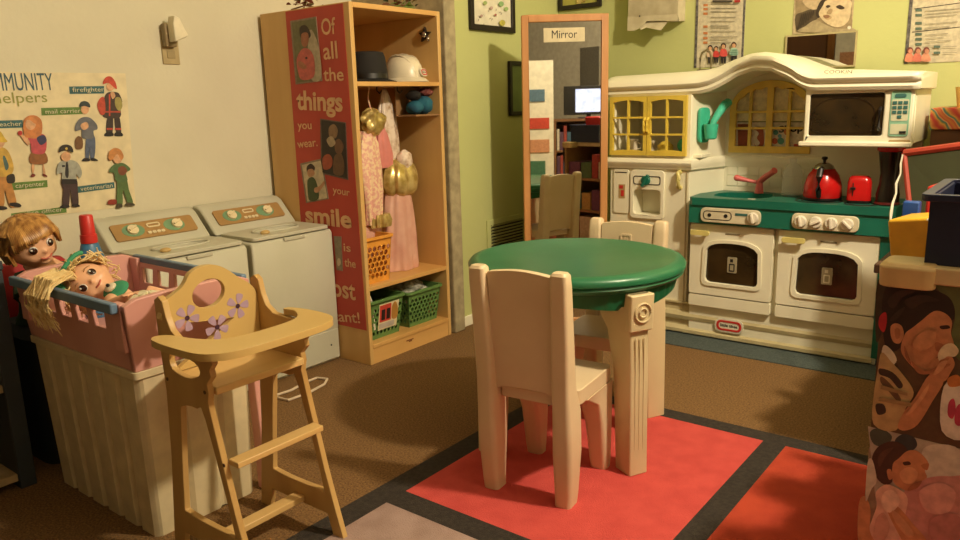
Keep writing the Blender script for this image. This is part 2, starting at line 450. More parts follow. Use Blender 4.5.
b = MB(); b.tube([(-1.375,YF,.732),(-1.375,YF-.018,.728),(-1.373,YF-.026,.70),(-1.375,YF-.018,.665),(-1.375,YF,.660)], .011, n=10); obj('door_handle', b, handle_m, K, label='pale yellow upright handle')
b = MB(); b.box(-1.345,-1.3405,YF-.004,YF,.03,.73); b.box(-1.715,-1.345,YF-.004,YF,.285,.290); obj('door_seam', b, M('shadow grey plastic',(190,176,140),.6), K)
# arched window lattice
b = MB()
holes = []
def arcz(x): return .99+.107*math.sqrt(max(0, 1-((x+1.0685)/.158)**2))
for (a, e) in ((-1.214,-1.158),(-1.145,-1.082),(-1.055,-.994),(-.981,-.924)):
    for (lo_, hi) in ((.832,.905),(.915,.975)):
        holes.append([(a,lo_),(e,lo_),(e,hi),(a,hi)])
    tp = [(a+(e-a)*t, arcz(a+(e-a)*t)-.016+.004*math.sin(t*9)) for t in (1,.8,.6,.4,.2,0)]
    holes.append([(a,.985),(e,.985)]+[(x, max(z,.992)) for x, z in tp])
wout = [(-1.242,.803),(-.895,.803),(-.895,.99)] + [(-1.0685+.1735*math.cos(t), .99+.122*math.sin(t)) for t in [PI*k/20 for k in range(1,20)]] + [(-1.242,.99)]
b.prism(wout, XZ, YW-.012, YW+.004, holes); obj('window_lattice', b, M('amber window plastic', (240,206,96), .45), K, bevel=.0015)
# microwave
b = MB()
b.prism(recta(-.845,.862,-.476,1.075), XZ, 3.115, 3.14, [rrect(-.828,.893,-.573,1.048,.008)])
b.box(-.845,-.828,3.14,YW,.862,1.07); b.box(-.494,-.476,3.14,YB,.862,1.07); b.box(-.828,-.494,3.14,YW,.862,.877); b.box(-.573,-.558,3.14,YW,.877,1.07)
b.box(-.86,-.473,3.105,3.14,.853,.872)
mw = obj('microwave', b, cream, K, bevel=.005)
b = MB(); b.box(-.835,-.565,3.124,3.132,.885,1.055); obj('microwave_window', b, glass_dark, mw)
b = MB(); b.prism(smooth_loop([(-.80,.905),(-.62,.905),(-.60,.95),(-.61,1.0),(-.66,1.03),(-.74,1.033),(-.80,1.01),(-.82,.95)]), XZ, 3.1225, 3.124, [smooth_loop([(-.798,.908),(-.622,.908),(-.603,.95),(-.613,.998),(-.66,1.026),(-.74,1.029),(-.798,1.007),(-.817,.95)])])
obj('window_trace', b, M('faint brown line',(40,26,12),.3), mw)
b = MB(); b.tube([(-.582,3.115,.915),(-.582,3.10,.925),(-.582,3.10,.985),(-.582,3.115,.995)], .006); obj('handle', b, black_p, mw)
b = MB(); b.prism(rrect(-.550,.892,-.488,1.052,.008), XZ, 3.111, 3.115); kp = obj('keypad', b, M('pale mint plastic', (140,190,160), .5), mw)
b = MB(); b.prism(rrect(-.546,.947,-.492,1.022,.004), XZ, 3.1095, 3.111); b.box(-.545,-.493,3.1095,3.111,.900,.936); obj('keypad_field', b, M('keypad cream',(214,214,180),.5), kp)
for r in range(3):
    for c in range(3):
        b = MB(); b.box(-.543+c*.0175,-.530+c*.0175,3.107,3.1095,1.005-r*.0165,1.016-r*.0165); obj('key', b, M('key teal',(60,110,104),.5), kp)
b = MB(); b.box(-.5255,-.5125,3.107,3.1095,.9555,.9665); obj('key', b, MATS['key teal'], kp)
b = MB(); b.prism(rrect(-.538,1.028,-.502,1.042,.005), XZ, 3.109, 3.111); obj('display', b, MATS['key teal'], kp)
b = MB(); b.box(-.515,-.494,3.107,3.1095,.903,.911); obj('key', b, ink, kp)
b = MB(); b.prism(rrect(-.548,.868,-.478,.880,.006), XZ, 3.113, 3.116); obj('release_bar', b, M('tan plastic',(186,160,110),.5), mw)
text('cornice_lettering', 'COOKIN', (-.775,3.085,1.122), (-.68,3.085,1.118), .012, M('grey print',(130,120,90),.6), K, (0,-1,0), off=.003)
# arm of tower to back panel: tall cup mould + brush holder
b = MB(); 
Mx = Matrix.Translation((-1.308,3.275,.945)) @ Matrix.Rotation(math.radians(72),4,'Z')
b.prism(rrect(-.045,-.09,.02,.06,.02), lambda u,v,w: Mx @ Vector((u,-w,v)), .006, .02)
hold = obj('utensil_holder', b, teal_l, K, bevel=.003, label='light teal utensil holder')
# counter
b = MB()
cnt = [(-1.300,3.135),(-1.285,3.12),(-.522,3.12),(-.506,3.135),(-.506,YW),(-1.262,YW),(-1.31,3.27)]
sink = [(-1.215,3.20),(-1.02,3.20),(-1.02,3.35),(-1.215,3.35)]
b.prism(cnt, XY, .60, .632, [smooth_loop(sink,3)[:]])
b.prism([(-1.300,.522),(-.506,.522),(-.506,.60),(-1.300,.60)], XZ, 3.128, 3.15, [rrect(-1.245,.530,-.992,.592,.02), rrect(-.870,.530,-.625,.592,.02)])
b.box(-1.300,-1.285,3.15,3.3,.522,.60); b.box(-.551,-.508,3.145,YW,.04,.60)
b.box(-1.24,-1.0,3.17,3.38,.575,.58); b.box(-1.24,-1.225,3.17,3.38,.575,.60); b.box(-1.01,-1.0,3.17,3.38,.575,.60); b.box(-1.24,-1.0,3.17,3.18,.575,.60); b.box(-1.24,-1.0,3.37,3.38,.575,.60)
obj('counter', b, teal, K, bevel=.005)
b = MB(); b.prism([(.0,.0),(.0,.0),(.0,.0)] if False else rrect(-1.06,3.155,-1.03,3.167,.002), XY, .632, .6335); obj('sticker', b, paper_w, K, label='small white sticker on counter')
for i, (x0, x1) in enumerate(((-1.245,-.992),(-.870,-.625))):
    b = MB(); b.prism(rrect(x0,.530,x1,.592,.02), XZ, 3.118, 3.14); cp = obj('control_panel', b, M('ivory plastic',(226,216,184),.45), K, bevel=.003)
    if i == 0:
        b = MB(); b.prism(rrect(-1.232,.542,-1.11,.580,.015), XZ, 3.1165, 3.118, [rrect(-1.229,.545,-1.113,.577,.012)])
        b.prism(E(-1.135,.561,.008), XZ, 3.1165, 3.118); b.prism(E(-1.205,.561,.008), XZ, 3.1165, 3.118); obj('panel_print', b, ink, cp)
        b = MB(); b.box(-1.095,-1.045,3.1165,3.118,.566,.576); obj('print_strip', b, MATS['key teal'], cp)
        kx = [-1.022]
    else: kx = [-.835,-.778,-.722,-.665]
    for q, x in enumerate(kx):
        T = Matrix.Translation((x,3.118,.561)) @ Matrix.Rotation(PI/2,4,'X')
        b = MB(); b.lathe([(.0235,0),(.0235,.006),(.020,.011)], n=24, mat=T); kn = obj('knob', b, M('white knob plastic',(240,232,212),.4), cp, bevel=.001)
        b = MB(); b.box(-.0045,.0045,-.021,.021,.009,.02, mat=T @ Matrix.Rotation([.2,-1.1,.1,.8][q],4,'Z')); obj('knob_grip', b, MATS['white knob plastic'], kn, bevel=.002)
# ovens
def oven(x0, x1, wx0, wx1, wz0, wz1, hx0, hx1, mark):
    arch = [(wx0,wz0+.02),(wx0+.006,wz0+.006),(wx0+.02,wz0),(wx1-.02,wz0),(wx1-.006,wz0+.006),(wx1,wz0+.02),(wx1-.004,wz1-.03),(wx1-.02,wz1-.012)]
    arch += [((wx0+wx1)/2+((wx1-wx0)/2-.035)*math.cos(t), wz1-.008+.012*math.sin(t)) for t in [PI*k/8 for k in range(1,8)]] + [(wx0+.02,wz1-.012),(wx0+.004,wz1-.03)]
    cx, cz = (wx0+wx1)/2, (wz0+wz1)/2
    big = [(cx+(x-cx)*1.14, cz+(z-cz)*1.17) for x, z in arch]
    b = MB(); b.prism(rrect(x0,.205,x1,.516,.01), XZ, 3.150, 3.175, [arch]); d = obj('oven_door', b, cream, K, bevel=.003)
    b = MB(); b.prism(big, XZ, 3.144, 3.150, [arch]); obj('window_rim', b, cream, d, bevel=.0025)
    b = MB(); b.box(wx0-.006,wx1+.006,3.162,3.168,wz0-.006,wz1+.01); g = obj('oven_window', b, glass_dark, d)
    b = MB(); b.prism(rrect(hx0,.470,hx1,.492,.008), XZ, 3.118, 3.128); b.box(hx0+.01,hx0+.02,3.128,3.150,.475,.487); b.box(hx1-.02,hx1-.01,3.128,3.150,.475,.487)
    obj('handle', b, handle_m, d, bevel=.003)
    b = MB(); b.prism(rrect(x0,.150,x1,.200,.008), XZ, 3.152, 3.175); obj('drawer_front', b, cream, K, bevel=.003)
    sx = cx-.0 if mark else cx
    b = MB(); b.prism(rrect(sx-.02,wz0+.05,sx+.02,wz0+.118,.004), XZ, 3.158, 3.162); t = obj('tag', b, M('tag grey',(170,160,130),.5), d, label='small grey and white tag')
    b = MB(); b.prism(rrect(sx-.012,wz0+.056,sx+.012,wz0+.090,.003), XZ, 3.1565, 3.158, [rrect(sx-.008,wz0+.061,sx+.008,wz0+.085,.002)]); b.box(sx-.008,sx+.004,3.1565,3.158,wz0+.097,wz0+.11); obj('tag_print', b, ink if mark==0 else paper_w, t)
    b = MB(); b.box(cx-.03,cx+.03,3.148,3.150,.478,.484); obj('door_mark', b, MATS['grey print'], d)
oven(-1.300,-.945,-1.228,-1.000,.262,.436,-1.288,-1.205,0)
oven(-.925,-.552,-.850,-.618,.258,.434,-.905,-.815,1)
# carcass and plinth
b = MB(); b.box(-1.305,-.541,3.176,3.19,.006,.598); b.box(-1.31,-.560,3.19,3.405,.006,.02)
obj('oven_carcass', b, cream, K)
def plinth(pts, b):
    rg = []
    for (x, y) in pts:
        rg.append([Vector((x, y+o, z)) for o, z in ((.05,.006),(-.02,.006),(-.030,.012),(-.030,.026),(-.020,.034),(-.008,.040),(-.006,.062),(-.022,.072),(-.026,.088),(-.016,.104),(-.002,.108),(0,.135),(-.012,.14),(-.012,.147),(.05,.147))])
    b.rings(rg)
b = MB(); plinth([(-1.333,3.195),(-.551,3.195)], b); pl = obj('plinth', b, M('darker cream plastic',(206,194,152),.45,rgb2=(190,176,132),scale=10), K)  # plinth colour is darker than the other cream plastic
b = MB(); plinth([(-1.735,3.198),(-1.333,3.198)], b); obj('plinth', b, MATS['darker cream plastic'], K)
def logo(parent, mf, nrm):
    pass
def badge(parent, o0, u, v, n, w, h):
    """rounded badge with red ring and black words"""
    u, v, n, o0 = Vector(u).normalized(), Vector(v).normalized(), Vector(n).normalized(), Vector(o0)
    f = lambda d: (lambda a, c, q: o0+u*a+v*c+n*(d+q))
    b = MB(); b.prism(rrect(-w/2,-h/2,w/2,h/2,h*.42), f(0), -.004, .002); bd = obj('badge', b, paper_w, parent, label='white badge with red oval ring')
    b = MB(); b.prism(rrect(-w*.44,-h*.38,w*.44,h*.38,h*.32), f(0), .002, .0035, [rrect(-w*.36,-h*.24,w*.36,h*.24,h*.2)]); obj('badge_ring', b, red_cap, bd)
    text('badge_lettering', 'little tikes', o0-u*w*.3-v*h*.08, o0+u*w*.3-v*h*.08, h*.2, ink, bd, n, bold=.02, off=.003)
badge(K, (-1.118,3.166,.074), (1,0,0), (0,0,1), (0,-1,0), .125, .06)

# objects in the cupboard
b = MB(); b.lathe([(.02,0),(.025,.005),(.028,.06),(.026,.06),(.022,.01),(.0,.01)], (-1.66,3.30,.805), n=16); b.tube([(-1.632,3.30,.85),(-1.615,3.30,.845),(-1.615,3.30,.825),(-1.634,3.30,.82)], .003)
single('toy_cup', b, helmet_m, 'white toy cup behind the left yellow cupboard door', 'cup', (-1.66,3.30,.805))
b = MB(); b.lathe([(.02,0),(.025,.005),(.028,.055),(.026,.055),(.022,.01),(.0,.01)], (-1.58,3.33,.805), n=16)
single('toy_beaker', b, helmet_m, 'white toy beaker right of the cup in the cupboard', 'cup', (-1.58,3.33,.805))
b = MB(); b.lathe([(.028,0),(.035,.01),(.035,.035),(.02,.05),(.012,.055),(.0,.056)], (-1.48,3.27,.805), n=16)
single('toy_pot', b, yellow_p, 'yellow toy pot with lid in the cupboard', 'pot', (-1.48,3.27,.805))
b = MB(); b.ball((-1.40,3.30,.84), (.035,.03,.035)); single('toy_pear', b, teal_l, 'rounded teal toy in the right corner of the cupboard', 'toy', (-1.40,3.30,.805))

# utensil: ladle/scoop sitting in the holder
def holderP(u, v, w): return Mx @ Vector((u, -w, v))
b = MB()
b.rings([[holderP(-.012+.034*math.cos(a)*s, z, .052+.030*math.sin(a)*s) for a in [2*PI*k/16 for k in range(16)]] for s, z in ((.6,-.075),(.8,-.07),(1,-.01),(.86,-.01),(.7,-.06))], caps=True)
obj('cup_ring', b, teal_l, hold)
b = MB()
pts = [holderP(-.005,-.05,.05), holderP(.0,.0,.055), holderP(.03,.040,.06), holderP(.06,.068,.062)]
b.tube(pts, [.012,.014,.017,.020], n=10)
b.tube([holderP(.06,.068,.062), holderP(.085,.080,.062), holderP(.10,.086,.06)], [.020,.018,.004], n=10)
single('toy_scoop', b, M('mint plastic',(84,206,172),.35), 'mint green toy scoop standing in the teal wall holder', 'scoop', tuple(holderP(0,-.05,.05)))

# faucet, bottle, kettle, toaster, black beaker
fz = .632
p = on(2, fz, 764, 187); fx, fy = -1.085, 3.375
b = MB(); b.lathe([(.02,0),(.018,.01),(.014,.04),(.012,.055)], (fx,fy,fz), n=16); fa = thing('toy_faucet', 'coral pink toy faucet with lever handle at the back of the sink', 'faucet', (fx,fy,fz))
obj('base', b, pink_f, fa)
b = MB(); b.tube([(fx-.0,fy,fz+.05),(fx+.03,fy-.01,fz+.075),(fx+.055,fy-.03,fz+.09),(fx+.075,fy-.045,fz+.105)], [.013,.013,.012,.014], n=10); obj('spout', b, pink_f, fa)
b = MB(); b.tube([(fx,fy,fz+.045),(fx-.04,fy-.02,fz+.055),(fx-.085,fy-.03,fz+.065)], [.008,.008,.013], n=10); b.ball((fx-.09,fy-.03,fz+.066), .014, 12, 8); obj('lever', b, pink_f, fa)
bx, by = -.935, 3.33
b = MB(); b.lathe([(.036,0),(.042,.008),(.042,.05),(.038,.07),(.042,.09),(.030,.125),(.013,.14),(.013,.155),(.0,.156)], (bx,by,fz), n=24)
bt = single('plastic_bottle', b, clear, 'empty clear plastic bottle beside the red kettle', 'bottle', (bx,by,fz))
kx_, ky_ = -.795, 3.255
kt = thing('toy_kettle', 'red toy kettle with black handle and chrome top on the counter', 'kettle', (kx_,ky_,fz))
b = MB(); b.lathe([(.070,0.012),(.073,.02),(.070,.06),(.058,.10),(.040,.125),(.034,.13)], (kx_,ky_,fz), n=32); obj('body', b, red_g, kt)
b = MB(); b.lathe([(.066,0),(.072,.004),(.072,.012),(.066,.014)], (kx_,ky_,fz), n=32); obj('base', b, black_p, kt)
b = MB(); b.lathe([(.040,.125),(.034,.138),(.018,.148),(.0,.150)], (kx_,ky_,fz), n=24); lid = obj('lid', b, chrome, kt)
b = MB(); b.lathe([(.005,.148),(.006,.158),(.012,.165),(.010,.172),(0,.174)], (kx_,ky_,fz), n=16); obj('knob', b, black_p, lid)
def az(a, r, z): return (kx_+r*math.cos(a), ky_+r*math.sin(a), fz+z)
a_ = -1.5
b = MB(); b.tube([az(a_,.045,.128),az(a_,.075,.125),az(a_,.090,.10),az(a_,.092,.05),az(a_,.075,.02)], [.010,.012,.012,.011,.009], n=10); obj('handle', b, black_p, kt)
a_ = 2.2
b = MB(); b.tube([az(a_,.055,.08),az(a_,.085,.10),az(a_,.10,.118)], [.018,.012,.009], n=10); obj('spout', b, chrome, kt)
tx, ty = -.652, 3.215
tt = thing('toy_toaster', 'small glossy red toy toaster right of the kettle', 'toaster', (tx,ty,fz), .15)
b = MB(); b.loft([(0,0,.012,.086,.056,.02),(0,0,.08,.084,.054,.02),(0,0,.098,.076,.046,.02),(0,0,.106,.056,.03,.014)], n=5); obj('body', b, red_g, tt, local=True)
b = MB(); b.loft([(0,0,0,.084,.054,.018),(0,0,.012,.088,.058,.02)], n=5); obj('base', b, black_p, tt, local=True)
b = MB(); b.box(-.022,.022,-.006,.006,.106,.110); obj('bread_slot', b, M('cream slot',(220,200,160),.5), tt, local=True)
b = MB(); b.box(-.030,-.012,-.040,-.028,.055,.064); b.box(-.023,-.019,-.030,-.027,.03,.08); obj('lever', b, black_p, tt, local=True, bevel=.001)
ux, uy = -.532, 3.21
bk = thing('play_blender', 'tall black waisted toy container with red lid on the counter end', 'blender', (ux-.02,uy,fz))
ux -= .02
b = MB(); b.lathe([(.040,.012),(.041,.04),(.033,.08),(.031,.12),(.038,.17),(.042,.20)], (ux,uy,fz), n=28); obj('body', b, M('smoky black plastic',(34,26,20),.25), bk)
b = MB(); b.lathe([(.042,.20),(.048,.205),(.047,.216),(.03,.225),(.0,.226)], (ux,uy,fz), n=28); obj('lid', b, red_g, bk)
b = MB(); b.lathe([(.040,0),(.044,.004),(.042,.012)], (ux,uy,fz), n=28); obj('base', b, M('maroon plastic',(110,26,24),.4), bk)
# burner prints beneath kettle and toaster
b = MB()
for cx, cyy, r in ((-.80,3.225,.088),(-.635,3.19,.062)):
    b.prism(E(cx,cyy,r,n=28), XY, .632, .6335, [E(cx,cyy,r*.9,n=28)]); b.prism(E(cx,cyy,r*.75,n=28), XY, .632, .6335, [E(cx,cyy,r*.66,n=28)])
obj('burner_rings', b, M('dark print rings',(30,30,26),.5), K)
# small metal arch on top of the tower
b = MB(); b.tube([(-1.350,3.32,1.163),(-1.350,3.32,1.215),(-1.342,3.32,1.238),(-1.325,3.32,1.247),(-1.308,3.32,1.238),(-1.300,3.32,1.215),(-1.300,3.32,1.163)], .005, n=8); b.box(-1.36,-1.29,3.31,3.33,1.162,1.168)
single('bookend', b, M('dull metal',(150,140,110),.35,metal=.8), 'small arched metal stand on top of the toy kitchen', 'bookend', (-1.325,3.32,1.162))

# ------------------------------------------------------------------ round table
TC = (-1.184, 1.984); TA = math.radians(-27)
RS_ = .975
T = thing('round_table', 'round green-topped play table with four fluted beige legs', 'table', (TC[0],TC[1],.007), TA)
T.scale = (1,1,1)
RT_ = .338
b = MB(); b.lathe([(0,.528),(.283,.528),(.307,.530),(.317,.535),(.324,.543),(.320,.550),(.328,.554),(.330,.565),(.322,.575),(.307,.579),(.298,.581),(.292,.579),(.0,.579)], n=96)
obj('tabletop', b, green_p, T, local=True, angle=50)
b = MB()
rg = []
for z0, r0, k in ((.531,.305,0),(.484,.298,0),(.484,.286,0),(.531,.286,0)):
    ring = []
    for i in range(192):
        a = 2*PI*i/192
        q = (math.degrees(a)+360) % 90
        dz = 0
        if z0 < .5:
            d = abs(q-45)/45           # swags between the legs
            dz = .018*(1-math.cos(PI*d))/2*-1 + (.010 if d > .8 else 0) + .012
        fl_ = .003*math.cos(a*48) if k == 0 and r0 > .3 else 0
        ring.append(Vector(((r0+fl_)*math.cos(a), (r0+fl_)*math.sin(a), z0+dz)))
    rg.append(ring)
rg.append(rg[0]); b.rings(rg, caps=False)
obj('apron', b, green_d, T, local=True)
for k in range(4):
    R = Matrix.Rotation(PI/2*k, 4, 'Z')
    b = MB()
    b.loft([(.298,0,0,.070,.062,.006),(.296,0,.06,.072,.062,.006),(.288,0,.30,.084,.062,.006),(.270,0,.41,.112,.062,.006),(.245,0,.465,.165,.062,.006),(.240,0,.528,.175,.062,.006)], mat=R)
    lg = obj('leg', b, beige2, T, local=True, bevel=.002)
    b = MB(); b.loft([(.324,0,.425,.026,.078,.006),(.328,0,.528,.026,.078,.006)], mat=R); pt = obj('leg_block', b, beige2, lg, local=True, bevel=.003)
    b = MB()
    for r in (.026,.012):
        ring = [R @ Vector((.3415, r*math.cos(t), .478+r*math.sin(t))) for t in [2*PI*q/24 for q in range(24)]]
        b.tube(ring, .0028, n=6, closed=True)
    obj('rosette', b, beige2, pt, local=True)
    b = MB()
    for yy in (-.014,0,.014):
        b.box(.330,.3322,yy-.0022,yy+.0022,.075,.405, mat=R)
    obj('fluting', b, beige2, lg, local=True, bevel=.001)

# ------------------------------------------------------------------ child chairs
def make_chair(label, loc, rz):
    c = thing('child_chair', label, 'chair', loc, rz, None)
    W = .125
    # back slab with curved top between two taller posts; slightly leaning back (-y)
    b = MB()
    tp = [(x, .622+.009*math.cos(x/.09*PI/2)) for x in [.088-.022*k for k in range(9)]]
    tp = [(.09,.618)]+tp+[(-.09,.618)]
    out = [(-.09,.296),(-.06,.306),(0,.308),(.06,.306),(.09,.296)]+tp
    def lean(u, v, w): return (u, w-.030-(v-.28)*.10, v)
    b.prism(out, lean, -.105, -.083)
    bk = obj('backrest', b, beige, c, local=True, bevel=.006, seg=3)
    for s in (-1, 1):
        b = MB()
        b.loft([(s*.108,-.122,0,.046,.056,.012),(s*.110,-.122,.03,.050,.060,.014),(s*.112,-.122,.15,.056,.078,.014),(s*.112,-.124,.26,.052,.082,.014),(s*.111,-.138,.33,.048,.058,.010),
                (s*.113,-.148,.45,.048,.050,.010),(s*.116,-.163,.60,.046,.044,.010),(s*.116,-.166,.630,.044,.040,.010),(s*.116,-.166,.637,.034,.030,.009)], n=5)
        obj('rear_leg', b, beige, c, local=True)
        b = MB()
        b.loft([(s*.104,.122,0,.050,.044,.014),(s*.104,.120,.03,.054,.052,.015),(s*.102,.112,.15,.058,.080,.015),(s*.100,.098,.22,.060,.115,.015),(s*.100,.060,.262,.060,.200,.015)], n=5)
        obj('front_leg', b, beige, c, local=True)
    b = MB()
    b.prism(rrect(-.128,-.085,.128,.152,.022), XY, .262, .305)
    obj('seat', b, beige, c, local=True, bevel=.008, seg=3)
    b = MB(); b.loft([(0,-.108,.268,.17,.026,.006),(0,-.108,.300,.17,.026,.006)]); obj('rear_rail', b, beige, c, local=True, bevel=.003)
    b = MB()
    b.prism(rrect(-.02,.545,.02,.59,.005), lean, -.083, -.080, [rrect(-.014,.551,.014,.584,.004)])
    b.prism(rrect(-.008,.556,-.002,.58,.001), lean, -.083, -.081); b.prism(rrect(.002,.556,.008,.58,.001), lean, -.083, -.081)
    obj('emblem', b, beige, bk, local=True, bevel=.001)
    return c
ch = make_chair('beige plastic child chair in front of the green table, back to viewer', (-1.093,1.688,.007), math.radians(6.5))
dup(ch, (-1.180,2.205,.007), math.radians(187.6), 'beige plastic child chair behind the green table facing the viewer')

# ------------------------------------------------------------------ standing mirror
mA, mB = Vector((-1.985,2.871,0)), None
mdir = Vector((.775,.632,0)).normalized(); mw_ = .384
mrz = math.atan2(mdir.y, mdir.x)
MR = thing('standing_mirror', 'tall narrow mirror in an orange wooden frame labelled at the top', 'mirror', tuple(mA), mrz)
MH = 1.419
b = MB(); b.box(.0,.030,0,.035,0,MH); b.box(mw_-.030,mw_,0,.035,0,MH); b.box(.030,mw_-.030,0,.035,MH-.030,MH); b.box(.030,mw_-.030,0,.035,0,.04)
obj('frame', b, frame_wood, MR, local=True, bevel=.003)
b = MB(); b.box(.028,mw_-.028,.012,.020,.038,MH-.028); obj('glass', b, mirror_m, MR, local=True, smooth=False)
b = MB(); b.box(.030,mw_-.030,.020,.030,.04,MH-.03); obj('backing', b, M('hardboard',(120,84,50),.8), MR, local=True)
b = MB(); b.box(.098,.280,.010,.012,MH-.115,MH-.055); sg = obj('sign', b, paper, MR, local=True, label='cream card reading Mirror')
w_ = WM[MR.name]
text('lettering', 'Mirror', w_ @ Vector((.134,.010,MH-.099)), w_ @ Vector((.246,.010,MH-.099)), .034, ink, sg, w_.to_3x3() @ Vector((0,-1,0)), off=.0004)

# ------------------------------------------------------------------ wall pictures
def frame_on(name, label, cat, ax, val, x0, x1, z0, z1, w=.014, mf=black_frame, inner=paper_w, d=.018):
    """ax 0: on a wall facing +x (x0,x1 are y values); ax 1: on the back wall facing -y"""
    f = YZ if ax == 0 else XZ
    s = 1 if ax == 0 else -1
    loc = (val,(x0+x1)/2,z0) if ax == 0 else ((x0+x1)/2,val,z0)
    t = thing(name, label, cat, loc)
    if w:
        b = MB(); b.prism(recta(x0,z0,x1,z1), f, val+s*.001, val+s*d, [recta(x0+w,z0+w,x1-w,z1-w)]); obj('frame', b, mf, t, bevel=.002)
    b = MB(); b.prism(recta(x0+w*.8,z0+w*.8,x1-w*.8,z1-w*.8), f, val+s*.001, val+s*(d*.4 if w else .003)); obj('print' if w else 'sheet', b, inner, t)
    return t
fr = frame_on('picture_frame', 'black-framed pale drawing on the green alcove wall, above the vent', 'picture', 0, -2.25, 2.832, 3.180, 1.378, 1.80, .026)
mfX = lambda val: (lambda x, y: on(0, val, x, y))
mfY = lambda val: (lambda x, y: on(1, val, x, y))
sh = []
random.seed(3)
for i in range(16):
    x, y = random.uniform(476,506), random.uniform(2,24); a = random.uniform(0,3)
    sh.append(((150,140,130), [(x,y),(x+2.2*math.cos(a),y+2.2*math.sin(a)),(x+2.2*math.cos(a)+.5,y+2.2*math.sin(a)+.4),(x+.5,y+.4)]))
for x, y, r, c in ((484,3,2,(170,190,120)),(500,4,2.6,(150,190,130)),(505,9,2,(170,200,130)),(501,23,3,(196,186,80)),(490,8,1.6,(200,170,160)),(480,16,1.4,(190,160,150)),(494,15,1.2,(190,120,110))): sh.append((c, E(x,y,r)))
art('drawing', mfX(-2.2425), (1,0,0), sh, fr)
fr = frame_on('picture_frame', 'small dark frame with green print low on alcove wall, half behind the mirror', 'picture', 0, -2.25, 3.128, 3.40, .985, 1.247, .020, inner=M('green print',(110,130,70),.4))
fr = frame_on('picture_frame', 'black-framed gold picture high on the back wall above the standing mirror', 'picture', 1, 3.6, -2.242, -1.99, 1.513, 1.85, .022, inner=M('olive print',(186,180,90),.4))
b = MB()
for x, z, r in ((-2.10,1.575,.03),(-2.115,1.62,.022),(-2.085,1.64,.02),(-2.12,1.55,.018)): b.ball((x,3.589,z), (r,.004,r*1.2), 9, 6)
obj('gold_figure', b, gold, fr)
# paper dispenser / wall pocket
wp = thing('wall_pocket', 'torn white card pocket pinned on the back wall above the toy kitchen', 'paper holder', (-1.67,3.6,1.37))
b = MB()
prf = [(3.599,1.405),(3.535,1.400),(3.515,1.43),(3.515,1.75),(3.599,1.75)]
b.prism(prf, lambda u,v,w: (w,u,v), -1.800, -1.545); obj('pocket', b, M('grey white card',(206,196,166),.7, rgb2=(190,178,146), scale=18), wp)
b = MB()
b.prism([(-1.800,1.375),(-1.765,1.372),(-1.725,1.385),(-1.70,1.412),(-1.545,1.40),(-1.545,1.43),(-1.800,1.44)], XZ, 3.509, 3.513)
obj('torn_edge', b, MATS['grey white card'], wp)
b = MB(); b.prism([(-1.725,1.372),(-1.70,1.382),(-1.62,1.362),(-1.60,1.395),(-1.60,1.42),(-1.76,1.42)], lambda u,v,w: (u, w+(v-1.42)*.6, v), 3.53, 3.534); obj('flap', b, MATS['grey white card'], wp)
b = MB(); b.ball((-1.735,3.507,1.437), (.004,.003,.004), 8, 6); obj('pin', b, ink, wp)

# wall posters: helper prints lines of small text as bars
def posterY(name, label, val, x0, x1, z0, z1, edge, rgb=(214,204,176)):
    t = thing(name, label, 'poster', ((x0+x1)/2, val, z0))
    b = MB(); b.box(x0,x1,val-.003,val-.0005,z0,z1); obj('sheet', b, am(rgb), t)
    if edge:
        b = MB(); b.box(x0,x0+.012,val-.004,val-.003,z0,z1)
        if edge > 1: b.box(x1-.010,x1,val-.004,val-.003,z0,z1)
        obj('edge_band', b, M('dark speckled band',(70,66,64),.6,rgb2=(120,116,110),scale=70), t)
    return t
p = posterY('wall_poster', 'white poster of four children under lines of text on green wall', 3.6, -1.492, -1.258, 1.186, 1.72, 2)
nY = (0,-1,0)
sh = []
for i, y in enumerate((5,9,13.5,26.5,33,38,42.5)): sh.append(((206,130,76), B(703.5,y-1,707.8,y+1.3)))
for i, (y, x1) in enumerate(((3.8,738),(8,736),(11.5,737),(17,736),(21,735),(25.5,729),(27.5,730),(31,736),(36.5,738),(39,728),(42,732))): sh.append(((150,142,122), B(711,y,x1,y+.7)))
sh.append(((70,64,60), B(713,0.3,733,2.4))); sh.append(((180,50,50), B(735,0,741,2.5)))
def kid(cx, y0, h, top, hair, sk=(222,170,130), leg=(40,36,40), stripe=None, wd=1):
    """small printed standing child, feet at y0"""
    u = h/20
    s = [(leg, S((cx-2.2*u*wd,y0),(cx-2.4*u*wd,y0-8*u),(cx+2.4*u*wd,y0-8*u),(cx+2.2*u*wd,y0),(cx+.6*u,y0),(cx,y0-5*u),(cx-.6*u,y0))),
         (top, S((cx-3.4*u*wd,y0-7*u),(cx-3.2*u*wd,y0-12*u),(cx-1.5*u,y0-14*u),(cx+1.5*u,y0-14*u),(cx+3.2*u*wd,y0-12*u),(cx+3.4*u*wd,y0-7*u))),
         (hair, E(cx,y0-17*u,2.7*u,3.0*u)), (sk, E(cx,y0-16.2*u,1.9*u,2.2*u))]
    if stripe:
        for k in range(3): s.append((stripe, B(cx-3.0*u*wd,y0-(8.2+k*2)*u,cx+3.0*u*wd,y0-(7.4+k*2)*u)))
    return s
sh += kid(711,63,18,(226,196,170),(40,28,24)) + kid(717,62.5,16.5,(214,70,66),(60,34,28)) + kid(724.5,63,20,(222,84,80),(44,28,22)) + kid(735,62,20,(180,214,190),(70,48,36),stripe=(50,120,110),wd=1.15)
art('printed_children', mfY(3.597), nY, sh, p)
p = posterY('wall_poster', 'text poster with three children at its corner, right end of green wall', 3.6, -.600, -.30, 1.158, 1.72, 1, (206,196,166))
sh = [((60,54,48), B(913,6.8,960,7.6)), ((60,54,48), [(912,31.8),(960,26.6),(960,27.4),(912,32.6)])]
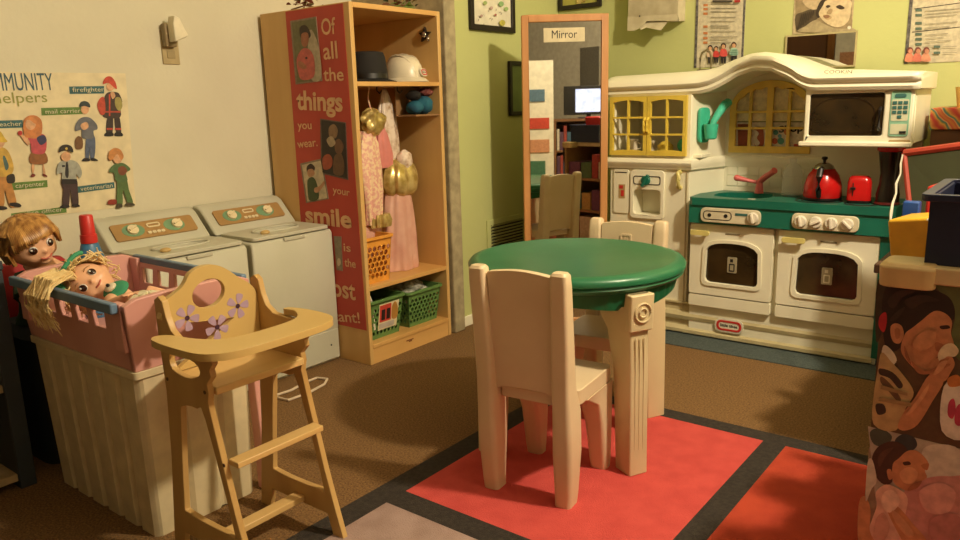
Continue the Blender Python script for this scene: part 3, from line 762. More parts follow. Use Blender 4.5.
sh[0] = ((60,54,48), [(914,8.6),(960,2.6),(960,3.4),(914,9.4)])
for y in (10.5,15.5,23.5,29,34.5,39.5,44.5): sh.append(((90,110,96), B(915.5,y-1.6,922,y+1)))
for y, x1 in ((11,960),(14,960),(17,957),(24,958),(28,950),(35,948),(38.5,944),(42,952),(46,940)): sh.append(((150,142,122), [(925,y),(x1,y-(x1-925)*.08),(x1,y-(x1-925)*.08+.6),(925,y+.6)]))
for y in (47,53): sh.append(((90,110,96), B(934,y-1.4,940.5,y+1))); sh.append(((150,142,122), B(943,y-.5,957,y)))
for cx, s_, c in ((910.5,12,(226,140,110)),(918.5,11,(214,120,100)),(927,12,(222,150,120))):
    sh += [(c, S((cx-5,61.5-.3*(cx-910)/10),(cx-4,55),(cx-1,53),(cx+2,54),(cx+4,61))), ((120,60,50), E(cx,50.5,3.2,3.4)), ((206,140,110), E(cx+.4,51.4,2.2,2.5))]
art('printed_children', mfY(3.597), nY, sh, p)
p = posterY('baby_photo', 'sepia photo print of a baby and adult cheek to cheek on green wall', 3.6, -1.047, -.806, 1.306, 1.72, 0, (196,178,140))
sh = [((160,140,104), B(795.5,0,852,32)), ((92,78,56), S((795.5,16),(803,12),(813,9),(822,12),(816,20),(806,27),(797,31))),
      ((206,184,146), S((804,0),(805,5),(812,9.5),(819,8),(824,0))), ((60,48,34), S((822,0),(818,6),(816,14),(819,18),(824,8),(828,0))),
      ((222,200,160), S((828,0),(823,6),(819,13),(821,18),(826,23),(835,27),(843,26),(849,20),(851,10),(850,0))), ((196,168,124), S((823,15),(829,15),(832,18),(827,20))),
      ((70,54,38), S((836,7),(840,5),(845,8),(841,9.5))), ((70,54,38), S((826,6.5),(828,5),(831,6),(828,8))), ((150,110,80), S((823.5,16),(828,15),(830,17),(826,18.5))), ((176,150,112), S((830,9),(833,10),(831,14),(827,13))),
      ((176,160,124), S((800,32),(806,26),(816,20),(824,24),(838,29),(852,28),(852,32))), ((232,226,206), E(849.5,27.6,1.8,1.8))]
for k in range(7): sh.append(((70,58,42), [(797+k*2.6,30-k*2.4),(799+k*2.6,30-k*2.4),(803+k*1.9,14-k*.6),(802+k*1.9,14-k*.6)]))
art('printed_faces', mfY(3.597), nY, sh, p)
wm = thing('wall_mirror', 'small oblong frameless mirror on green wall above the kitchen arch', 'mirror', (-.925,3.6,1.16))
b = MB(); b.box(-1.070,-.785,3.592,3.5995,1.160,1.300); obj('glass', b, mirror_m, wm)
b = MB(); b.prism(recta(-1.073,1.157,-.782,1.303), XZ, 3.590, 3.5995, [recta(-1.066,1.164,-.789,1.296)]); obj('edging', b, M('pale clear plastic',(190,176,130),.3), wm)
# shop sign seen through the arched window
p = posterY('shop_sign', 'white sign reading Shop with picture blocks, seen through the arched toy window', 3.4305, -1.228, -.909, .816, .938, 0, (240,232,214))
sh = [((150,84,50), B(737.5,124,751.5,128.5)), ((150,70,44), B(738,130,748,146)), ((170,84,54), S((754,130),(762,127),(764,136),(763,146),(755,146))), ((226,216,200), S((754,130),(759,133),(757,138),(760,143),(756,146),(753,138))),
      ((206,110,80), E(775,141,3)), ((90,160,150), E(781,141,3.4)), ((90,160,150), E(776,132.5,2.6)), ((110,170,190), E(780,136,2)), ((196,80,60), B(794,144,801,146.5)), ((60,50,44), B(738,121.4,803,122.2)), ((206,130,80), S((784,131),(788,129),(790,133),(786,135)))]
art('printed_pictures', mfY(3.4275), nY, sh, p)
text('lettering', 'Shop', on(1,3.4275,779,132.5), on(1,3.4275,803,131), .027, ink, p, nY, bold=.03)
text('lettering', 'Flower', on(1,3.4275,757,129.5), on(1,3.4275,776,129.5), .012, M('brown print',(120,80,60),.6), p, nY)
b = MB(); b.prism([(-1.228,.94),(-.909,.94),(-.909,.99)]+[(-1.0685+.157*math.cos(t), .99+.108*math.sin(t)) for t in [PI*k/14 for k in range(1,14)]]+[(-1.228,.99)], XZ, 3.4275, 3.4305); single('window_sheet', b, am((244,232,190)), 'pale yellow sheet behind the arched toy window, above the Shop sign', 'paper', (-1.07,3.452,.80))
# wall vent
vt = thing('wall_vent', 'painted louvred air vent low on the green alcove wall', 'vent', (-2.25,3.09,.28))
b = MB(); b.prism(recta(2.925,.235,3.262,.488), YZ, -2.249, -2.242, [recta(2.955,.262,3.235,.462)]); obj('frame', b, green_wall, vt, bevel=.002)
b = MB(); b.box(-2.2495,-2.2485,2.95,3.24,.26,.465); obj('duct', b, M('duct dark',(40,36,20),.9), vt)
b = MB()
for k in range(13): b.box(-.001,.001,2.955,3.235,-.006,.006, mat=Matrix.Translation((-2.2435,0,.270+k*.0155)) @ Matrix.Rotation(.7,4,'Y'))
obj('louvres', b, green_wall, vt)

# ------------------------------------------------------------------ dress-up cabinet
CX0, CX1, CY0, CY1, CH = -2.760, -2.22, 2.078, 2.600, 1.437
CB = thing('dress_up_cabinet', 'tall open maple dress-up cabinet with a red poster on its side', 'cabinet', ((CX0+CX1)/2,(CY0+CY1)/2,0))
b = MB(); b.box(CX0,CX1,CY0,CY0+.020,0,CH); obj('side_panel', b, wood, CB, bevel=.002)
b = MB(); b.box(CX0,CX1,CY1-.020,CY1,0,CH); obj('side_panel', b, wood, CB, bevel=.002)
b = MB(); b.box(CX0,CX1,CY0+.020,CY1-.020,CH-.02,CH); obj('top_panel', b, woodh, CB, bevel=.002)
b = MB(); b.box(CX0,CX0+.012,CY0+.020,CY1-.020,0,CH-.02); obj('back_panel', b, wood, CB)
for z in (1.145,.330,.085):
    b = MB(); b.box(CX0+.012,CX1,CY0+.020,CY1-.020,z-.018,z); obj('shelf', b, woodh, CB, bevel=.002)
b = MB(); b.box(CX1-.03,CX1-.004,CY0+.020,CY1-.020,0,.067); kb = obj('kick_board', b, woodh, CB)
b = MB(); b.box(CX1-.004,CX1-.003,2.30,2.345,.044,.049); b.box(CX1-.004,CX1-.003,2.315,2.335,.038,.043); obj('maker_mark', b, M('burnt brown',(120,70,30),.7), kb)
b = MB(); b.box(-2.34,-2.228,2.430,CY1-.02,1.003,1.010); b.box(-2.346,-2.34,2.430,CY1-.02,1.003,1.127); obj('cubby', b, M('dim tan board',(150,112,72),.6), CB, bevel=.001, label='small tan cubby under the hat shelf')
# red side poster
PZ = CY0
sp = single('side_poster', (lambda b: (b.prism([(-2.590,1.432),(-2.252,1.432),(-2.232,.150),(-2.60,.150)], XZ, CY0-.002, CY0-.0004), b)[1])(MB()), poster_red, 'tall red poster with photos and words on the cabinet side', 'poster', (-2.41,CY0,.15), smooth=False)
m2 = mfY(CY0-.002)
def txp(s, x0, y0, x1, y1, hpx, mat=letter, bold=.012, par=sp, val=CY0-.002):
    a, c = on(1,val,x0,y0), on(1,val,x1,y1); h = (on(1,val,x0,y0-hpx)-a).length
    return text('lettering', s, a, c, h, mat, par, nY, bold=bold)
txp('Of',322,35,336,33.5,16); txp('all',324,59.5,338,58,17); txp('the',324,81,344,80.5,13)
txp('things',297,109,343,111,18,bold=.03); txp('you',298,129,312,129,8); txp('wear.',298,148,318,146,8)
txp('your',333,193,350,196,7); txp('smile',306,222,352,228,16,bold=.03); txp('is',344,251,351,252,8); txp('the',345,266,356,268,8)
txp('most',320,292.5,356,300,17,bold=.02); txp('important!',302,318,360.5,323,9.5)
def picY(label, quad, shapes, par, val, rim=(150,130,110)):
    b = MB(); b.prism([(on(1,val,x,y).x, on(1,val,x,y).z) for x, y in quad], XZ, val-.0022, val-.0002)
    o = obj('photo', b, am(rim), par, label=label)
    art('photo_print', mfY(val-.0022), nY, shapes, o); return o
V_ = CY0-.002
picY('photo of a child in a pink shirt', [(290.5,21),(316.5,16.5),(322.5,81),(296,84.5)], [((120,116,80), [(292,22.5),(315.5,18.5),(321,79.5),(297.5,82.5)]), ((190,176,150), S((310,30),(317,40),(321,60),(321,79),(312,80),(308,60))), ((60,40,30), S((300,28),(305,25),(309,29),(311,36),(306,40),(301,38))),
     ((170,110,80), S((302,34),(308,33),(309,41),(306,47),(302,44))), ((206,104,96), S((297,60),(301,51),(306,48),(312,52),(315,62),(314,77),(303,80),(299,74))), ((178,116,86), S((298,63),(301,61),(307,66),(306,69),(301,68))), ((60,30,40), E(307,58,1.2))], sp, V_)
picY('dark photo of two people', [(320.5,118.5),(346,122.5),(348.5,180),(321.5,173.5)], [((52,42,36), [(321.5,120),(345,123.5),(347.5,178.5),(322.5,172.5)]), ((150,120,90), S((329,128),(334,124),(338,130),(336,138),(330,137))), ((120,84,60), S((335,142),(340,139),(344,146),(341,154),(336,152))), ((178,86,60), S((323,158),(329,154),(333,160),(331,168),(324,169))), ((190,170,140), S((327,140),(332,136),(336,143),(331,147))), ((110,80,56), S((335,156),(342,154),(345,166),(343,175),(334,173)))], sp, V_, (110,90,80))
picY('photo of a child in a green shirt', [(300.5,163.5),(322,158.5),(329,199),(306.5,203)], [((214,200,172), [(302,165),(321,160.5),(327.5,198),(307.5,201.5)]), ((60,38,28), S((307,167),(311,163.5),(315,167),(314,171),(308,173))), ((200,150,116), S((308,170),(313,169),(315,174),(311,177),(308,175))), ((76,92,56), S((308,180),(313,177),(317,183),(319,198),(310,200.5),(308,190))), ((200,150,116), S((315,188),(320,186),(324,181),(325,184),(319,192),(315,192)))], sp, V_)
picY('small photo beside lower words', [(334,236),(341.5,236.5),(343,271),(337,270)], [((150,140,116), [(335,238),(341,238),(342,269),(337.5,268.5)]), ((206,190,160), E(339,262,2,4))], sp, V_)

# hats on the shelf
hz = 1.145
hc = (-2.33,2.262)
hat = thing('felt_hat', 'black felt hat with wide brim on the top shelf', 'hat', (hc[0],hc[1],hz))
b = MB(); b.lathe([(.10,.004),(.155,.000),(.158,.004),(.12,.012),(.09,.014)], (hc[0],hc[1],hz), n=40, sx=.62, sy=.86); obj('brim', b, hat_b, hat)
b = MB(); b.lathe([(.095,.008),(.093,.05),(.085,.10),(.078,.118),(.05,.122),(.02,.112),(0,.11)], (hc[0],hc[1],hz), n=40, sx=.85, sy=.88); obj('crown', b, hat_b, hat)
b = MB(); b.lathe([(.0955,.012),(.097,.014),(.0955,.034),(.094,.034)], (hc[0],hc[1],hz), n=40, sx=.85, sy=.88, caps=False); obj('hat_band', b, M('black ribbon',(16,14,14),.4), hat)
hc = (-2.335,2.478)
hh = thing('toy_hard_hat', 'white toy hard hat with a red-ringed badge beside the black hat', 'hat', (hc[0],hc[1],hz))
b = MB(); b.lathe([(.084,.012),(.083,.035),(.076,.072),(.056,.100),(.028,.113),(0,.116)], (hc[0],hc[1],hz), n=40, sx=1.12, sy=.93); obj('shell', b, helmet_m, hh)
b = MB(); b.lathe([(.080,.010),(.099,.0),(.102,.003),(.088,.016),(.080,.020)], (hc[0]+.006,hc[1],hz), n=40, sx=1.12, sy=.93, caps=False); obj('brim', b, helmet_m, hh)
b = MB()
for s in (-.028, 0, .028):
    b.tube([(hc[0]+.094*math.cos(t)*(1-abs(s)*2), hc[1]+s*(.4+.9*math.sin(t)), hz+.016+.102*math.sin(t)*(1-abs(s)*1.5)) for t in [PI*k/12 for k in range(13)]], .005, n=6)
obj('ridges', b, helmet_m, hh)
ba = .30
bn = Vector((math.cos(ba), math.sin(ba), .25)).normalized(); bu = Vector((0,0,1)).cross(bn).normalized()
badge(hh, Vector((hc[0]+.100*math.cos(ba), hc[1]+.086*math.sin(ba), hz+.040)), bu, bn.cross(bu), bn, .058, .032)
# star ornament on inner side
b = MB()
sc_ = Vector((-2.285,2.572,1.345))
pts = [(.034*(1 if k%2==0 else .42)*math.cos(PI/2+k*PI/5), .034*(1 if k%2==0 else .42)*math.sin(PI/2+k*PI/5)) for k in range(10)]
b.prism(pts, lambda u,v,w: (sc_.x+u, w, sc_.z+v), 2.566, 2.5795)
so = single('star_badge', b, M('dark pewter',(70,60,54),.3,metal=.6), 'dark star-shaped badge hung inside the cabinet, upper right', 'badge', tuple(sc_), bevel=.002)
b = MB(); b.ball((sc_.x,2.565,sc_.z), (.012,.006,.012), 12, 8); b.ball((sc_.x+.02,2.566,sc_.z-.018), (.008,.005,.008), 10, 6); obj('boss', b, M('bright silver',(220,210,190),.2,metal=.8), so)
# cloth in the cubby
b = MB()
def crumple(b, c, r, seed, amp=.25, n=28, m=18, fr=4, pointy=0):
    rnd = random.Random(seed); ph = [(rnd.uniform(2,fr*2), rnd.uniform(2,fr*1.6), rnd.uniform(0,6), rnd.uniform(0,6)) for _ in range(7)]
    rings = []
    for j in range(m+1):
        t = -PI/2+PI*j/m; ring = []
        for i in range(n):
            a = 2*PI*i/n
            d = 1+amp*sum(math.sin(round(p[0])*a+p[2])*math.sin(p[1]*t+p[3]) for p in ph)/3.2
            ct = max(math.cos(t),.02)
            ring.append(Vector((c[0]+r[0]*d*ct*math.cos(a), c[1]+r[1]*d*ct*math.sin(a), c[2]+r[2]*(1+(d-1)*.5)*math.sin(t))))
        rings.append(ring)
    b.rings(rings)
b = MB(); crumple(b, (-2.28,2.535,1.050), (.045,.040,.040), 5, .10); single('folded_cloth', b, M('teal blue cloth',(28,96,116),.8,rgb2=(20,66,90),scale=30), 'teal blue cloth at the right of the small cubby', 'cloth', (-2.28,2.535,1.010))
b = MB(); crumple(b, (-2.275,2.475,1.040), (.040,.034,.030), 8, .12); single('folded_cloth', b, MATS['teal blue cloth'], 'small teal blue cloth at the left of the cubby, under a black cap', 'cloth', (-2.28,2.48,1.010))
b = MB(); crumple(b, (-2.275,2.472,1.090), (.034,.030,.022), 18, .10); single('knitted_beanie', b, hat_b, 'small black beanie on the left cloth in the cubby', 'hat', (-2.28,2.478,1.062))
b = MB(); crumple(b, (-2.27,2.545,1.103), (.030,.030,.018), 9, .22); single('hair_bow', b, M('brown red ribbon',(112,50,44),.6), 'dark red ribbon bow on top of the teal cloth', 'bow', (-2.27,2.545,1.09))

# hanging clothes
def drape(b, c, prof, folds, amp, seed, n=64):
    rnd = random.Random(seed); p1, p2 = rnd.uniform(0,6), rnd.uniform(0,6); rings = []
    for k, (z, rx, ry) in enumerate(prof):
        ring = []
        t = k/max(1,len(prof)-1)
        for i in range(n):
            a = 2*PI*i/n
            d = 1+amp*(.6+.4*t)*(math.sin(folds*a+p1+z*5)+.5*math.sin((folds*2+1)*a+p2-z*9)+.4*math.sin(3*a+z*22))
            ring.append(Vector((c[0]+rx*d*math.cos(a), c[1]+ry*d*math.sin(a), z)))
        rings.append(ring)
    b.rings(rings)
# white costume (hung first, right)
g1 = thing('white_costume', 'shiny white costume hanging in the middle of the cabinet', 'costume', (-2.36,2.40,.80))
b = MB(); drape(b, (-2.38,2.405,0), [(1.12,.006,.010),(1.09,.014,.022),(1.04,.022,.042),(.98,.030,.052),(.92,.034,.058),(.86,.036,.060),(.81,.030,.048)], 7, .10, 4); obj('dress', b, white_fab, g1)
b = MB(); b.tube([(-2.38,2.40,1.127),(-2.37,2.405,1.115),(-2.375,2.41,1.095),(-2.385,2.40,1.105)], .004, closed=True); obj('hanging_loop', b, white_fab, g1)
b = MB(); crumple(b, (-2.33,2.455,.815), (.030,.040,.045), 12, .14); obj('sleeve', b, white_fab, g1)
# pink gown with gold bodice
g2 = thing('pink_gown', 'long pink satin gown with a gold overskirt hanging in the cabinet', 'dress', (-2.35,2.44,.40))
b = MB(); drape(b, (-2.36,2.445,0), [(.825,.02,.03),(.815,.036,.055),(.79,.056,.080),(.755,.068,.095),(.72,.072,.100),(.685,.066,.092),(.665,.05,.07),(.655,.03,.05)], 7, .085, 8); obj('gold_overskirt', b, gold, g2)
b = MB(); drape(b, (-2.365,2.435,0), [(.70,.045,.055),(.66,.050,.072),(.58,.054,.080),(.48,.058,.088),(.40,.060,.094),(.345,.062,.096),(.332,.060,.092)], 6, .08, 3); obj('skirt', b, pink_satin, g2)
b = MB(); drape(b, (-2.37,2.36,0), [(.98,.012,.02),(.92,.024,.04),(.85,.034,.055),(.79,.03,.06)], 6, .12, 3); obj('bodice', b, M('rose fabric',(214,130,122),.6), g2)
# gold crumpled collar costume at left
g3 = thing('gold_trimmed_costume', 'pink costume with a crumpled gold collar hanging at the cabinet left', 'dress', (-2.32,2.24,.5))
b = MB(); crumple(b, (-2.335,2.275,.985), (.046,.058,.056), 7, .20, n=44, m=30, fr=5); obj('gold_collar', b, gold, g3)
b = MB(); drape(b, (-2.345,2.25,0), [(.95,.02,.03),(.90,.030,.055),(.80,.036,.062),(.70,.040,.060),(.62,.036,.055),(.56,.030,.045)], 7, .12, 5); obj('skirt', b, pink_dots, g3)
b = MB(); drape(b, (-2.33,2.285,0), [(.60,.03,.05),(.57,.036,.058),(.545,.03,.05)], 10, .16, 2); obj('gold_hem', b, gold, g3)
b = MB(); drape(b, (-2.37,2.25,0), [(.60,.03,.06),(.50,.034,.07),(.42,.03,.065)], 6, .1, 9); obj('underskirt', b, pink_satin, g3)
b = MB(); b.tube([(-2.335,2.27,1.127),(-2.34,2.265,1.08),(-2.335,2.275,1.03)], .0035); obj('hanging_loop', b, pink_dots, g3)
for yy in (2.14,2.28,2.40):
    b = MB(); b.tube([(-2.30,yy,1.127),(-2.30,yy,1.112),(-2.285,yy,1.10),(-2.272,yy,1.112)], .003); obj('coat_hook', b, black_p, CB)

# baskets
def make_basket(name, label, cat, c, wx, wy, h, mat, hole, nx, ny, rz=0, taper=.86, group=None, hexa=True, skip=None):
    t = thing(name, label, cat, c, rz, group)
    b = MB()
    def wall(L, axis, sgn, n):
        holes = []
        px = L/(n+.6)
        for r in range(ny):
            for q in range(n):
                u = -L/2+px*(.8+q)+(px*.25 if r % 2 else -px*.25); v = h*.10+(h*.72)*(r+.5)/ny
                if abs(u) > L/2-hole*1.15: continue
                holes.append([(u+hole*math.cos(2*PI*k/6+.5), v+hole*math.sin(2*PI*k/6+.5)) for k in range(6)])
        th = .004
        off = (wy if axis == 'x' else wx)/2
        def f(u, v, w):
            k = taper+(1-taper)*v/h
            if axis == 'x': return (u*k, sgn*(off*k-w), v)
            return (sgn*(off*k-w), u*k, v)
        b.prism(recta(-L/2,0,L/2,h), f, 0, th, holes)
    nyw = max(2, int(round(nx*wx/wy))) if False else nx
    wall(wy, 'y', 1, nx); wall(wy, 'y', -1, nx)
    n2 = max(3, int(nx*wx/wy)); wall(wx, 'x', 1, n2); wall(wx, 'x', -1, n2)
    b.box(-wx/2*taper, wx/2*taper, -wy/2*taper, wy/2*taper, 0, .005)
    obj('body', b, mat, t, local=True, smooth=False)
    b = MB(); r = .012
    b.prism(rrect(-wx/2-r,-wy/2-r,wx/2+r,wy/2+r,.02), XY, h-.006, h+.006, [rrect(-wx/2+.002,-wy/2+.002,wx/2-.002,wy/2-.002,.014)])
    obj('rim', b, mat, t, local=True, bevel=.003)
    return t
make_basket('lattice_basket', 'orange lattice basket on the middle cabinet shelf', 'basket', (-2.345,2.185,.330), .20, .155, .190, basket_o, .0120, 5, 6)
gb = make_basket('storage_basket', 'green basket with red and black label on the bottom cabinet shelf', 'basket', (-2.375,2.218,.085), .26, .195, .168, basket_g, .009, 7, 6, taper=.84)
b = MB(); b.prism([(-.052,.036),(.060,.036),(.072,.15),(-.046,.15)], lambda u,v,w: (.130*(.84+.16*v/.168)+w, u, v), .0015, .0025); lb = obj('label_card', b, paper, gb, local=True)
b = MB()
fL = lambda u,v,w: (.130*(.84+.16*v/.168)+w, u, v)
b.prism(recta(-.044,.070,.024,.145), fL, .0026, .0032); b.mi = 1
b.prism(recta(-.034,.078,-.012,.125), fL, .0033, .0038); b.prism(recta(-.004,.078,.018,.125), fL, .0033, .0038)
b.mi = 2; b.prism(smooth_loop([(.03,.075),(.06,.07),(.066,.11),(.05,.145),(.03,.13)]), fL, .0026, .0032); b.mi = 3; b.prism(recta(-.044,.042,.045,.064), fL, .0026, .0032)
obj('label_picture', b, [M('label red',(206,70,56),.5), M('label black',(40,26,26),.5), M('label ochre',(180,130,60),.5), M('label pale',(190,180,170),.5)], lb, local=True)
make_basket('storage_basket', 'green perforated basket holding clear plastic bags on the bottom cabinet shelf', 'basket', (-2.375,2.455,.085), .26, .215, .158, basket_g, .009, 8, 6, taper=.86)
b = MB(); crumple(b, (-2.37,2.455,.225), (.10,.085,.055), 31, .30, n=48, m=26, fr=7); single('plastic_bag', b, bag_m, 'crumpled clear plastic bags heaped in the right green basket', 'bag', (-2.37,2.455,.19))
b = MB(); b.tube([(-2.262,2.150,.13),(-2.262,2.148,.235),(-2.27,2.14,.275),(-2.29,2.13,.285)], .006); single('bucket_strap', b, paper_w, 'white curved strap standing in the left green basket', 'strap', (-2.262,2.150,.13))
b = MB(); crumple(b, (-2.39,2.215,.165), (.09,.075,.04), 14, .25); single('dark_cloth', b, M('dark cloth',(36,34,30),.9), 'dark cloth lying inside the left green basket', 'cloth', (-2.39,2.215,.12))
# artificial leaves on top of the cabinet
def leaves(name, label, c, ext, n, mats, seed):
    rnd = random.Random(seed); t = thing(name, label, 'plant', c)
    b = MB()
    for i in range(n):
        p = Vector((c[0]+rnd.uniform(-ext[0],ext[0]), c[1]+rnd.uniform(-ext[1],ext[1]), c[2]+rnd.uniform(.012,ext[2])))
        L = rnd.uniform(.025,.045); R = Matrix.Rotation(rnd.uniform(0,6.28),4,'Z') @ Matrix.Rotation(rnd.uniform(-.7,.7),4,'X') @ Matrix.Rotation(rnd.uniform(-.8,.3),4,'Y')
        q = [p+R@Vector(v) for v in ((0,0,0),(L*.35,L*.25,.004),(L*.75,L*.2,.002),(L,0,-.003),(L*.75,-L*.2,.002),(L*.35,-L*.25,.004))]
        b.mi = i % len(mats); b.face(q)
    obj('leaves', b, mats, t, smooth=False)
    b = MB(); b.tube([(c[0]-ext[0]*.9,c[1]-ext[1]*.6,c[2]+.006),(c[0],c[1],c[2]+.02),(c[0]+ext[0]*.9,c[1]+ext[1]*.6,c[2]+.006)], .003); obj('stem', b, mats[0], t)
leaves('leaf_garland', 'brown dried leaf garland on the cabinet top, left corner', (-2.54,2.14,CH), (.06,.05,.05), 34, [M('dry leaf brown',(110,70,40),.7), M('dry leaf red',(120,56,44),.7), M('dry leaf olive',(110,110,60),.7)], 2)
leaves('leaf_garland', 'green artificial leaf garland on the cabinet top, over the opening', (-2.30,2.44,CH), (.05,.07,.05), 34, [M('leaf green',(110,140,60),.6), M('leaf dark',(50,70,36),.6), MATS['dry leaf brown']], 6)

# ------------------------------------------------------------------ toy washer and dryer
wood_console = M('tan console panel', (176,138,84), .5)
def make_washer(label, yc):
    W = thing('toy_washer', label, 'toy washer', (-2.392,yc,0))
    hw = .197
    b = MB(); b.prism([(-.375,.0),(-.012,.0),(-.006,.14),(-.004,.145),(-.004,.55),(-.012,.562),(-.375,.575)], lambda u,v,w: (u,w,v), -hw, hw); obj('body', b, washer_m, W, local=True, bevel=.008, seg=3)
    b = MB(); b.box(-.008,-.0015,-hw+.006,hw-.006,.012,.138); kp_ = obj('lower_panel', b, washer_m, W, local=True, bevel=.003)
    b = MB(); b.ball((-.001,hw-.05,.075), (.002,.004,.004), 8, 6); obj('screw', b, black_p, kp_, local=True)
    # lid with oval window
    b = MB(); b.prism(rrect(-.225,-hw+.012,-.004,hw-.012,.02), XY, .566, .580, [E(-.115,.0,.048,.105,n=28)])
    ld = obj('lid', b, washer_m, W, local=True, bevel=.004)
    b = MB(); b.tube([(-.115+.050*math.cos(t), .108*math.sin(t), .583) for t in [2*PI*k/36 for k in range(36)]], .004, n=6, closed=True); obj('lid_ring', b, washer_m, ld, local=True)
    b = MB(); b.prism(E(-.115,0,.050,.107,n=28), XY, .565, .570); obj('lid_window', b, M('grey lid window',(176,166,140),.25), ld, local=True)
    b = MB(); b.ball((-.055,-.095,.586), (.016,.020,.009), 12, 8); obj('lid_catch', b, M('tan knob',(206,172,108),.45), ld, local=True)
    b = MB(); b.box(-.006,.0015,-.05,.05,.548,.562); obj('lid_lip', b, washer_m, ld, local=True, bevel=.002)
    # sloping console
    b = MB(); b.prism([(-.375,.565),(-.228,.572),(-.235,.582),(-.318,.668),(-.345,.682),(-.375,.684)], lambda u,v,w: (u,w,v), -hw, hw); cs = obj('console', b, washer_m, W, local=True, bevel=.008, seg=3)
    A = Vector((-.248,0,.596)); D = Vector((-.318,0,.668))-A; L = D.length; D.normalize(); N = Vector((D.z,0,-D.x))
    def cf(u, v, w): return A + Vector((0,u,0)) + D*v + N*(w+.0)
    b = MB(); b.prism(rrect(-.160,.010,.160,.084,.010), cf, .0, .007); cpn = obj('console_panel', b, wood_console, cs, local=True, bevel=.001)
    for u in (-.085,.075): b = MB(); b.prism(E(u,.048,.042,.028,n=24), cf, .007, .0078); obj('dial_print', b, M('sage print',(120,158,120),.5), cpn, local=True)
    for u, rr in ((-.088,.020),(.085,.020)):
        b = MB(); b.prism(E(u,.048,rr,n=24), cf, .0078, .017); k = obj('knob', b, M('ivory knob',(236,220,180),.4), cpn, local=True, bevel=.002)
        b = MB(); b.prism([(u-.018,.046),(u+.012,.062),(u+.016,.056),(u-.014,.040)], cf, .017, .024); obj('knob_grip', b, MATS['ivory knob'], k, local=True, bevel=.001)
    for u in (-.032,-.014,.004,.020):
        b = MB(); b.prism(rrect(u-.007,.022,u+.007,.033,.003), cf, .007, .011); obj('button', b, MATS['ivory knob'], cpn, local=True)
    b = MB(); b.prism(rrect(-.030,.050,.022,.070,.008), cf, .007, .010, [rrect(-.025,.055,.017,.065,.004)]); obj('button_frame', b, MATS['ivory knob'], cpn, local=True)
    return W
w1 = make_washer('white toy washer against the left wall beside the wooden cabinet', 1.876)
dup(w1, (-2.392,1.462,0), 0, 'white toy washer left of its twin, partly behind the pink doll crib')

# ------------------------------------------------------------------ socket and night light
so_ = thing('wall_socket', 'tan wall socket plate high on the white wall', 'socket', (-2.78,1.665,1.231))
b = MB(); b.box(-2.7795,-2.774,1.630,1.700,1.228,1.352); obj('plate', b, M('tan plate',(186,166,120),.5), so_, bevel=.002)
b = MB(); b.box(-2.774,-2.771,1.648,1.682,1.250,1.280); obj('outlet', b, M('outlet tan',(170,150,106),.5), so_, bevel=.004)
nl = thing('night_light', 'white plug-in night light in the wall socket', 'night light', (-2.77,1.68,1.30))
b = MB(); b.box(-2.774,-2.745,1.632,1.680,1.290,1.375); obj('plug_body', b, M('taupe plastic',(150,130,92),.5), nl, bevel=.006)
b = MB(); b.prism([(1.645,1.305),(1.690,1.322),(1.702,1.332),(1.688,1.355),(1.672,1.392),(1.652,1.40),(1.644,1.37)], YZ, -2.745, -2.70); obj('shade', b, M('white night light',(236,226,196),.4), nl, bevel=.010, seg=3)

# ------------------------------------------------------------------ community helpers poster
cp_ = thing('wall_poster', 'large cream poster of community helpers on the white wall', 'poster', (-2.78,1.1,.712))
b = MB(); b.prism([(.52,.712),(1.455,.712),(1.478,1.192),(.52,1.192)], YZ, -2.7795, -2.7775); obj('sheet', b, M('cream poster',(232,218,178),.6), cp_)
mX = mfX(-2.7775); nX = (1,0,0)
def txx(s, x0, y0, x1, y1, h, mat, bold=0, off=.0012):
    a, c = on(0,-2.7775,x0,y0), on(0,-2.7775,x1,y1)
    return text('lettering', s, a, c, h, mat, cp_, nX, bold=bold, off=off)
blue_i = M('slate blue ink',(58,92,104),.6); olive_i = M('olive ink',(150,150,70),.6); pale_i = M('pale ink',(220,214,180),.6)
txx('COMMUNITY', -27, 91, 54, 90, .056, blue_i, 0); txx('helpers', -6, 103.5, 47.5, 102, .034, olive_i)
tealb, greenb = (60,108,112), (104,140,62)
sh = [(tealb, [(69,86.5),(104,86),(104,93.5),(69.5,94)]), (greenb, [(41,108),(82,107),(82.5,114),(41.5,115.5)]), (tealb, [(-20,121),(22.5,120),(23,127.5),(-20,129)]),
      (greenb, [(10,183),(47,180),(47.5,187),(10,190.5)]), (tealb, [(77,186.5),(114,182),(114.5,188),(77.5,193)]), (greenb, [(11,213.5),(66,206.5),(66.5,212.5),(11,218.5)])]
SK = (226,174,132)
# firefighter
sh += [((60,48,44), S((106,133),(107,118),(112,116),(113,122),(112,133))), ((60,48,44), S((114,116),(119,116),(121,133),(116,133))), ((190,70,50), B(106.5,128,112.5,130)), ((190,70,50), B(114.5,128,121,130)), ((34,28,26), S((104,136),(106,132.5),(112.5,132.5),(112.5,136))), ((34,28,26), S((114.5,136),(115,132.5),(121,132.5),(122.5,136))),
       ((70,54,46), S((103,117),(103,103),(105,95),(109,92),(115,92),(119,94),(122,102),(119,104),(120,117))), ((196,76,54), B(103,111,120,112.6)), ((196,76,54), B(108.5,94,110,116)), ((196,76,54), S((97,104),(100,98),(104,98),(105,112),(101,115),(98,110))), ((170,160,90), S((115,98),(120,98),(122,106),(119,111),(115,106))), (SK, E(110,86.5,4,4.4)), ((206,74,52), S((102.5,84),(104,79),(107,76.5),(111,77),(115,82),(116.5,89),(113,87),(108,83))), (SK, S((110,93),(113,92),(115,96),(112,99)))]
